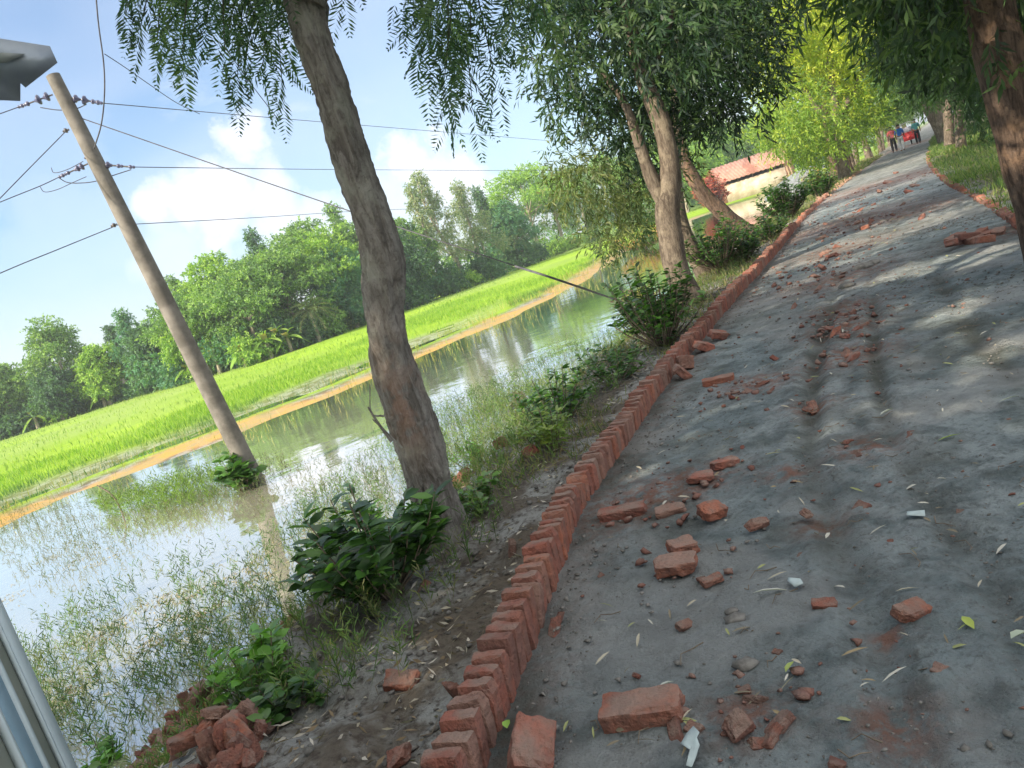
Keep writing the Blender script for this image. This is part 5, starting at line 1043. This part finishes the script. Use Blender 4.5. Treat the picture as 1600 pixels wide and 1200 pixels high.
# dead twig in pond
g_ = GB(); q = gp(190, 798, -1); g_.tube([q, q+np.array([-.05, 0, .35]), q+np.array([-.25, 0, .62])], [.02, .018, .010], 6, sub=3); tag(obj('dead_stick', g_.mesh('dead_stick', M_TWIG, q), None, q), 'bare stick poking out of the pond near the orange shore', 'stick')

# ================================================================== kiosk corner at the left, standing in for a vehicle's roof and side panel
kb = at(60, 1080, 1.75); kb[2] = tz(kb[0], kb[1]); root = empty('canopy_corner', kb, 'dark sheet-metal roof corner over a pale ribbed side panel at the left frame edge', 'canopy')
K = []
x0, y0 = at(66, 1085, 1.75)[:2]; yaw = R(-12)
ux = np.array([-math.cos(yaw), math.sin(yaw), 0]); uy = np.array([-math.sin(yaw), -math.cos(yaw), 0]); org = np.array([x0, y0, 0])
zb = tz(x0, y0)-.3; zt = 2.25
def slab(a, b, z0, z1, y_0, y_1, mat, name, parent=root):
    g_ = GB(); V = [org+ux*u+uy*v+np.array([0, 0, z]) for u in (a, b) for v in (y_0, y_1) for z in (z0, z1)]; g_.add(V, [[0, 1, 3, 2], [4, 6, 7, 5], [0, 4, 5, 1], [2, 3, 7, 6], [0, 2, 6, 4], [1, 5, 7, 3]]); return obj(name, g_.mesh(name, mat, kb), parent)
# ribbed wall facing the road: the panel runs along +ux
slab(.0, 1.3, zb, zt, .02, .05, M_PANELO, 'wall_panel')
slab(-.004, .018, zb, zt, .0, .055, M_PANEL, 'corner_post')
slab(.030, .040, zb, zt, .006, .019, M_PANEL, 'rib')
slab(.085, .125, zb, zt, .004, .019, M_PANELB, 'rib'); slab(.135, .145, zb, zt, .006, .019, M_PANEL, 'rib')
for k in range(1, 6): slab(.085+.2*k, .125+.2*k, zb, zt, .004, .019, M_PANELB, 'rib')
slab(-.0, .03, zb, zt, .055, 1.3, M_PANELO, 'side_panel')
for v0, v1, mt, hh in [(.060, .068, M_PANEL, .010), (.135, .150, M_PANEL, .016), (.150, .215, M_PANELB, .010), (.215, .228, M_PANEL, .016), (.33, .345, M_PANEL, .016), (.345, .41, M_PANELB, .010), (.53, .545, M_PANEL, .016), (.545, .61, M_PANELB, .010)]: slab(-hh, -.001, zb, zt, v0, v1, mt, 'rib')
# roof: corner seen from below at (90,98)
cr = at(88, 98, 1.9); pt = [at(90, 98, 1.9), at(38, 136, 1.9), at(28, 156, 1.92)]
g_ = GB()
def prism(poly, d0, d1, mat, name):
    g_ = GB(); A = [at(px, py, Y+d0) for px, py, Y in poly]; B = [at(px, py, Y+d1) for px, py, Y in poly]; n = len(poly); g_.add(A+B, [list(range(n))[::-1]]); g_.add(A+B, [list(range(n, 2*n))]); g_.V.pop(); g_.C.pop(); g_.n -= 2*n; g_.F[n][-1] = g_.F[n][-1]-2*n
    g_.add(A+B, [[i_, (i_+1) % n, n+(i_+1) % n, n+i_] for i_ in range(n)]); g_.V.pop(); g_.C.pop(); g_.n -= 2*n; g_.F[4][-1] = g_.F[4][-1]-2*n
    return obj(name, g_.mesh(name, mat, kb), root)
M_ROOFL = plain('canopy_roof_edge', (.30, .32, .28), (.2, .22, .22), .35, 5, .2)
prism([(-160, 40, 1.9), (0, 60, 1.9), (78, 72, 1.9), (90, 98, 1.9), (40, 137, 1.9), (32, 130, 1.9), (32, 158, 1.9), (-160, 150, 1.9)], 0.0, .9, M_ROOFM, 'roof')
prism([(-150, 78, 1.9), (0, 82, 1.9), (40, 84, 1.9), (10, 98, 1.9), (-150, 108, 1.9)], -.012, -.002, M_ROOFL, 'fascia_strip')

# ================================================================== shed, house, mound
def shed():
    A = at(1130, 311, 100); B_ = at(1234, 278, 95); A[2] = B_[2] = -.75; b = A.copy(); root = empty('shed', b, 'old tin-roofed shed with cream and bare-brick wall beyond the pond', 'shed')
    A = A-(B_-A)*.12; ux = B_-A; L = np.linalg.norm(ux); ux /= L; uy = np.array([-ux[1], ux[0], 0]); z0 = -1.1
    if uy[1] < 0: uy = -uy
    def bx(a, b1, c, d, e, f, mat, name, par=root, lab=None):
        g_ = GB(); V = [A+ux*u+uy*v+np.array([0, 0, z-A[2]]) for u in (a, b1) for v in (c, d) for z in (e, f)]; g_.add(V, [[0, 1, 3, 2], [4, 6, 7, 5], [0, 4, 5, 1], [2, 3, 7, 6], [0, 2, 6, 4], [1, 5, 7, 3]]); o = obj(name, g_.mesh(name, mat, b), par)
        if lab: o['label'] = lab
        return o
    bx(L*.16, L*.97, 0, .2, z0, 1.35, M_WALL, 'wall', lab='cream limewashed front wall'); bx(0, L*.157, -.01, .2, z0, 1.5, M_WALLR, 'wall', lab='bare red brick end of the front wall')
    bx(.1, L*.97, .6, .7, 1.2, 2.0, M_DARK, 'opening_dark_panel'); bx(L*.95, L*.97, .2, 4.8, z0, 2.0, M_WALLR, 'gable_wall')  # near-black panel standing in for the unlit gap under the roof
    for u in (.16, .35, .55, .75, .93): bx(L*u-.06, L*u+.06, .3, .42, 1.35, 2.1, M_WOOD, 'post')
    for u, l_ in ((.99, 0), (1.03, .5)):
        g_ = GB(); p0 = A+ux*L*(u+.03)+np.array([0, 0, z0-A[2]]); p1 = A+ux*L*u*.985+np.array([0, 0, 2.9-A[2]]); g_.tube([p0, p1], .13, 6); obj('post', g_.mesh('post', M_WOOD, b), root)
    n = 64; g_ = GB(); V = []
    for k in range(n+1):
        u = -.3+(L+.3)*k/n; w_ = .05*math.sin(k*1.57); 
        for (v, z) in ((-.7, 1.75), (2.4, 3.9), (5.5, 1.9)): V.append(A+ux*u+uy*v+np.array([0, 0, z+w_-A[2]]))
    F = [[3*k+j, 3*k+3+j, 3*k+4+j, 3*k+1+j] for k in range(n) for j in (0, 1)]; g_.add(V, F); o = obj('roof', g_.mesh('roof', M_RUST, b), root); sl_ = o.modifiers.new('t', 'SOLIDIFY'); sl_.thickness = .06
shed()
def house(px, py, Y, w_, label, mat):
    c = at(px, py, Y); c[2] = -.9; root = empty('farm_house', c, label, 'house'); g_ = GB(); g_.box((0, 0, 1.2), (w_, 3, 2.6)); obj('wall', g_.mesh('wall', mat), root)
    g_ = GB(); g_.add([(-w_/2-.3, -2, 2.4), (w_/2+.3, -2, 2.4), (w_/2+.3, 0, 3.6), (-w_/2-.3, 0, 3.6), (w_/2+.3, 2, 2.4), (-w_/2-.3, 2, 2.4)], [[0, 1, 2, 3], [3, 2, 4, 5]]); o = obj('roof', g_.mesh('roof', M_HOOD), root); o.modifiers.new('t', 'SOLIDIFY').thickness = .06
    g_ = GB(); g_.box((0, -1.51, 1.0), (.9, .04, 1.9)); obj('door', g_.mesh('door', M_DARK), root)
house(192, 612, 90, 1.9, 'tiny pale farm house peeping out of the treeline at the left', M_WALL)
# red-leaved shrub and heaps near the shed
shrub('red_shrub', 'red-leaved shrub against the brick end of the shed', np.array([*at(1112, 305, 88)[:2], -.9]), 4.6, 4.2, 60, 16, .5, .2, [(.45, .09, .09), (.35, .12, .08), (.5, .16, .12)], 51, mat=M_LEAF)
shrub('roadside_bush', 'reddish dry bush between the shed and the pale trunk by the road', np.array([*at(1283, 288, 46)[:2], -.7]), 1.7, 2.6, 40, 14, .2, .08, [(.45, .2, .11), (.5, .3, .14), (.3, .3, .1)], 52, mat=M_LEAF)
shrub('roadside_bush', 'low orange-brown bush left of the forked tree beyond the water', np.array([*at(1010, 390, 50)[:2], -.95]), 1.9, 4.2, 50, 14, .24, .1, [(.5, .25, .12), (.4, .35, .1), (.28, .32, .08)], 53, mat=M_LEAF)
gb = GB(); c = at(1262, 282, 70); V_ = IV2*np.array([4.2, 2.5, 1.6])*(1+.18*fbm(IV2*2, 3))[:, None]; gb.add(V_, IF2); M_STRAW = plain('mound_grey', (.22, .24, .25), (.15, .16, .17), .9, 3)
tag(obj('covered_mound', gb.mesh('covered_mound', M_STRAW, smooth=True), None, (c[0], c[1], -.9)), 'pale grey rounded mound right of the tin-roofed shed', 'mound')
gb = GB(); c = gp(1372, 262, .0)
for k in range(150):
    s = 26+16*rg.random(); p = sd(s, -.2-.5*rg.random()+.3, .05*rg.random()); gb.add((IV*(1+.3*rg.normal(size=(len(IV), 1)))*.045)+p, IF)
M_ORE = plain('orange_earth', (.34, .21, .14), (.27, .17, .12), .95, 4)
tag(obj('earth_ridge', gb.mesh('earth_ridge', M_ORE)), 'heaped orange earth along the road edge by the pale trunk', 'earth', kind='stuff')

# ================================================================== people and vehicle far down the road
def skin_body(name, verts, edges, radii, mat, parent, lvl=2, label=None):
    me = bpy.data.meshes.new(name); me.from_pydata([tuple(v) for v in verts], edges, []); me.materials.append(mat); o = obj(name, me, parent); m = o.modifiers.new('skin', 'SKIN'); m.use_smooth_shade = True
    for v, r in zip(me.skin_vertices[0].data, radii): v.radius = (r, r*.8 if r > .09 else r)
    me.skin_vertices[0].data[0].use_root = True; ss = o.modifiers.new('sub', 'SUBSURF'); ss.levels = 1; ss.render_levels = lvl
    if label: o['label'] = label
    return o
def person(loc, rz, label, top, bot, stride=.16, sc=1.0, legs_skin=False):
    root = empty('person', loc, label, 'person'); root.rotation_euler.z = rz; root.scale = (sc,)*3
    V = [(0, 0, .93), (0, 0, 1.12), (0, 0, 1.32), (0, 0, 1.44), (0, .01, 1.52), (0, .02, 1.62), (-.18, 0, 1.39), (-.24, -.05, 1.12), (-.25, .08, .90), (-.25, .11, .80), (.18, 0, 1.39), (.24, .06, 1.12), (.24, .14, .92), (.24, .16, .82),
         (-.09, 0, .88), (-.10, stride, .48), (-.10, stride*.6, .08), (-.10, stride*.6+.14, .03), (.09, 0, .88), (.10, -stride*.3, .48), (.10, -stride*1.3, .10), (.10, -stride*1.3+.13, .04)]
    E_ = [(0, 1), (1, 2), (2, 3), (3, 4), (4, 5), (3, 6), (6, 7), (7, 8), (8, 9), (3, 10), (10, 11), (11, 12), (12, 13), (0, 14), (14, 15), (15, 16), (16, 17), (0, 18), (18, 19), (19, 20), (20, 21)]
    Rr = [.13, .125, .15, .09, .055, .10, .06, .045, .035, .03, .06, .045, .035, .03, .09, .06, .045, .035, .09, .06, .045, .035]
    skin_body('body', V, E_, Rr, M_SKIN, root)
    vi = [0, 1, 2, 3, 6, 7, 10, 11]; mp = {v: k for k, v in enumerate(vi)}; skin_body('shirt', [V[v] for v in vi], [(mp[a], mp[b]) for a, b in E_ if a in mp and b in mp], [Rr[v]+.022 for v in vi], top, root, 2)
    if not legs_skin:
        vi = [0, 14, 15, 16, 18, 19, 20]; mp = {v: k for k, v in enumerate(vi)}; skin_body('trousers', [V[v] for v in vi], [(mp[a], mp[b]) for a, b in E_ if a in mp and b in mp], [Rr[v]+.024 for v in vi], bot, root, 2)
    g_ = GB(); V_ = IV2*np.array([.105, .115, .11])*(1+.05*fbm(IV2*5, 2))[:, None]; V_ = V_[:]; V_[:, 2] = np.maximum(V_[:, 2], -.02); g_.add(V_+np.array([0, -.01, 1.655]), IF2); obj('hair', g_.mesh('hair', M_HAIR, smooth=True), root)
    return root
ph = -heading(52)
pA = gp(1399, 238); pB = gp(1411, 236)
person((pA[0], pA[1], .0), ph+.1, 'person in a pink top and dark trousers walking down the road', M_PINK, M_BLACK, .18, 1.0)
person((pB[0], pB[1], .0), ph-.1, 'person in a blue top beside the one in pink, walking down the road', M_BLUE, M_WHITE, .14, .98)
pC = gp(1419, 229); person(tuple(sd(62.5, 2.2, 0)), ph, 'person in a teal top beside the red cart, furthest of the walkers', M_TEAL, M_BLACK, .12, 1.0)
v = sd(67, 1.6, 0); root = empty('rickshaw_van', v, 'red three-wheeled rickshaw with pale grey hood ahead of the walkers', 'rickshaw'); root.rotation_euler.z = ph
g_ = GB(); g_.box((0, 0, .62), (1.1, 1.5, .5)); g_.box((0, -.6, .95), (1.1, .12, .5)); g_.box((0, .85, .75), (.5, .3, .6)); obj('body', g_.mesh('body', M_RED), root)
g_ = GB(); n = 12; Vh = []
for yy in (-.7, .5):
    for k in range(n+1): a = math.pi*k/n; Vh.append((math.cos(a)*.58, yy, 1.35+.35*math.sin(a)))
g_.add(Vh, [[k, k+1, n+2+k, n+1+k] for k in range(n)]); g_.add([(-.57, -.7, 1.0), (.57, -.7, 1.0), (.57, -.7, 1.36), (-.57, -.7, 1.36)], [[0, 1, 2, 3]]); o = obj('hood', g_.mesh('hood', M_HOOD), root); o.modifiers.new('t', 'SOLIDIFY').thickness = .03
for (x, y) in ((-.55, -.35), (.55, -.35), (0, 1.15)):
    g_ = GB(); t = np.linspace(0, 2*math.pi, 25); g_.tube([(x, y+math.cos(a)*.3, .32+math.sin(a)*.3) for a in t], .04, 6, cap=False); wh = obj('wheel', g_.mesh('wheel', M_TYRE), root)
    g2 = GB()
    for a in np.linspace(0, math.pi, 6, endpoint=False): g2.tube([(x, y-math.cos(a)*.28, .32-math.sin(a)*.28), (x, y+math.cos(a)*.28, .32+math.sin(a)*.28)], .008, 4)
    g2.tube([(x-.06, y, .32), (x+.06, y, .32)], .04, 8); obj('spokes', g2.mesh('spokes', M_STEEL), wh)
g_ = GB(); g_.tube([(0, 1.15, .32), (0, .95, 1.15), (0, .9, 1.2)], .025, 6); g_.tube([(-.3, .85, 1.2), (.3, .85, 1.2)], .02, 6); obj('handlebar', g_.mesh('handlebar', M_STEEL), root)

# ================================================================== gaps in the roadside crowns through which sun reaches the ground
GAPS = [(gp(1400, 428), .20), (gp(1480, 410), .24), (gp(1530, 402), .26), (gp(1490, 489), .16), (gp(1548, 553), .13), (at(1100, 418, 14.6), .20), (at(1085, 395, 14.6), .16), (at(1040, 200, 10.8), .17), (at(1040, 180, 10.8), .14), (at(1558, 60, 5.9), .06), (at(1612, 260, 5.9), .07), (gp(1395, 250), .5), (gp(1360, 272), .5), (gp(1420, 243), .6), (gp(1330, 292), .4), (at(180, 275, 12.9), .25), (at(168, 160, 12.9), .2)]
for o in [o for o in scene.objects if o.name.split('.')[0] == 'crown' and o.parent and o.parent.name.split('.')[0] in ('shade_tree', 'roadside_tree', 'avenue_tree')]:
    pr_ = o.parent; Mw = np.array(Matrix.LocRotScale(pr_.location, pr_.rotation_euler, pr_.scale)); me = o.data; nv = len(me.vertices); v_ = np.empty(nv*3, np.float32); me.vertices.foreach_get('co', v_); v_ = v_.reshape(-1, 3); wv = v_@Mw[:3, :3].T+Mw[:3, 3]
    bad = np.zeros(nv, bool)
    for g0, r_ in GAPS:
        q = wv-g0; t = q@SDIR; dist = np.linalg.norm(q-t[:, None]*SDIR, axis=1); bad |= (dist < r_) & (t > .1)
    if not bad.any(): continue
    npol = len(me.polygons); ls = np.empty(npol, np.int32); lt = np.empty(npol, np.int32); me.polygons.foreach_get('loop_start', ls); me.polygons.foreach_get('loop_total', lt); lv = np.empty(len(me.loops), np.int32); me.loops.foreach_get('vertex_index', lv)
    c_ = np.empty(nv*4, np.float32); me.color_attributes['col'].data.foreach_get('color', c_); Fs = []
    for kk in np.unique(lt):
        f = lv[ls[lt == kk][:, None]+np.arange(kk)]; Fs.append(f[~bad[f].any(1)])
    o.data = npmesh('crown', v_, Fs, me.materials[0], c_.reshape(-1, 4))

# ================================================================== thin morning haze
gb = GB(); gb.box((0, 0, 8), (3100, 3100, 46)); m, nt = new_mat('haze')
pv = nt.node('ShaderNodeVolumePrincipled', {'Color': (.86, .90, .95, 1), 'Density': .0009, 'Anisotropy': .3}); nt.l.new(pv.outputs[0], nt.out.inputs['Volume'])
tag(obj('haze', gb.mesh('haze', m)), 'thin pale haze softening the far treeline', 'haze', kind='stuff')
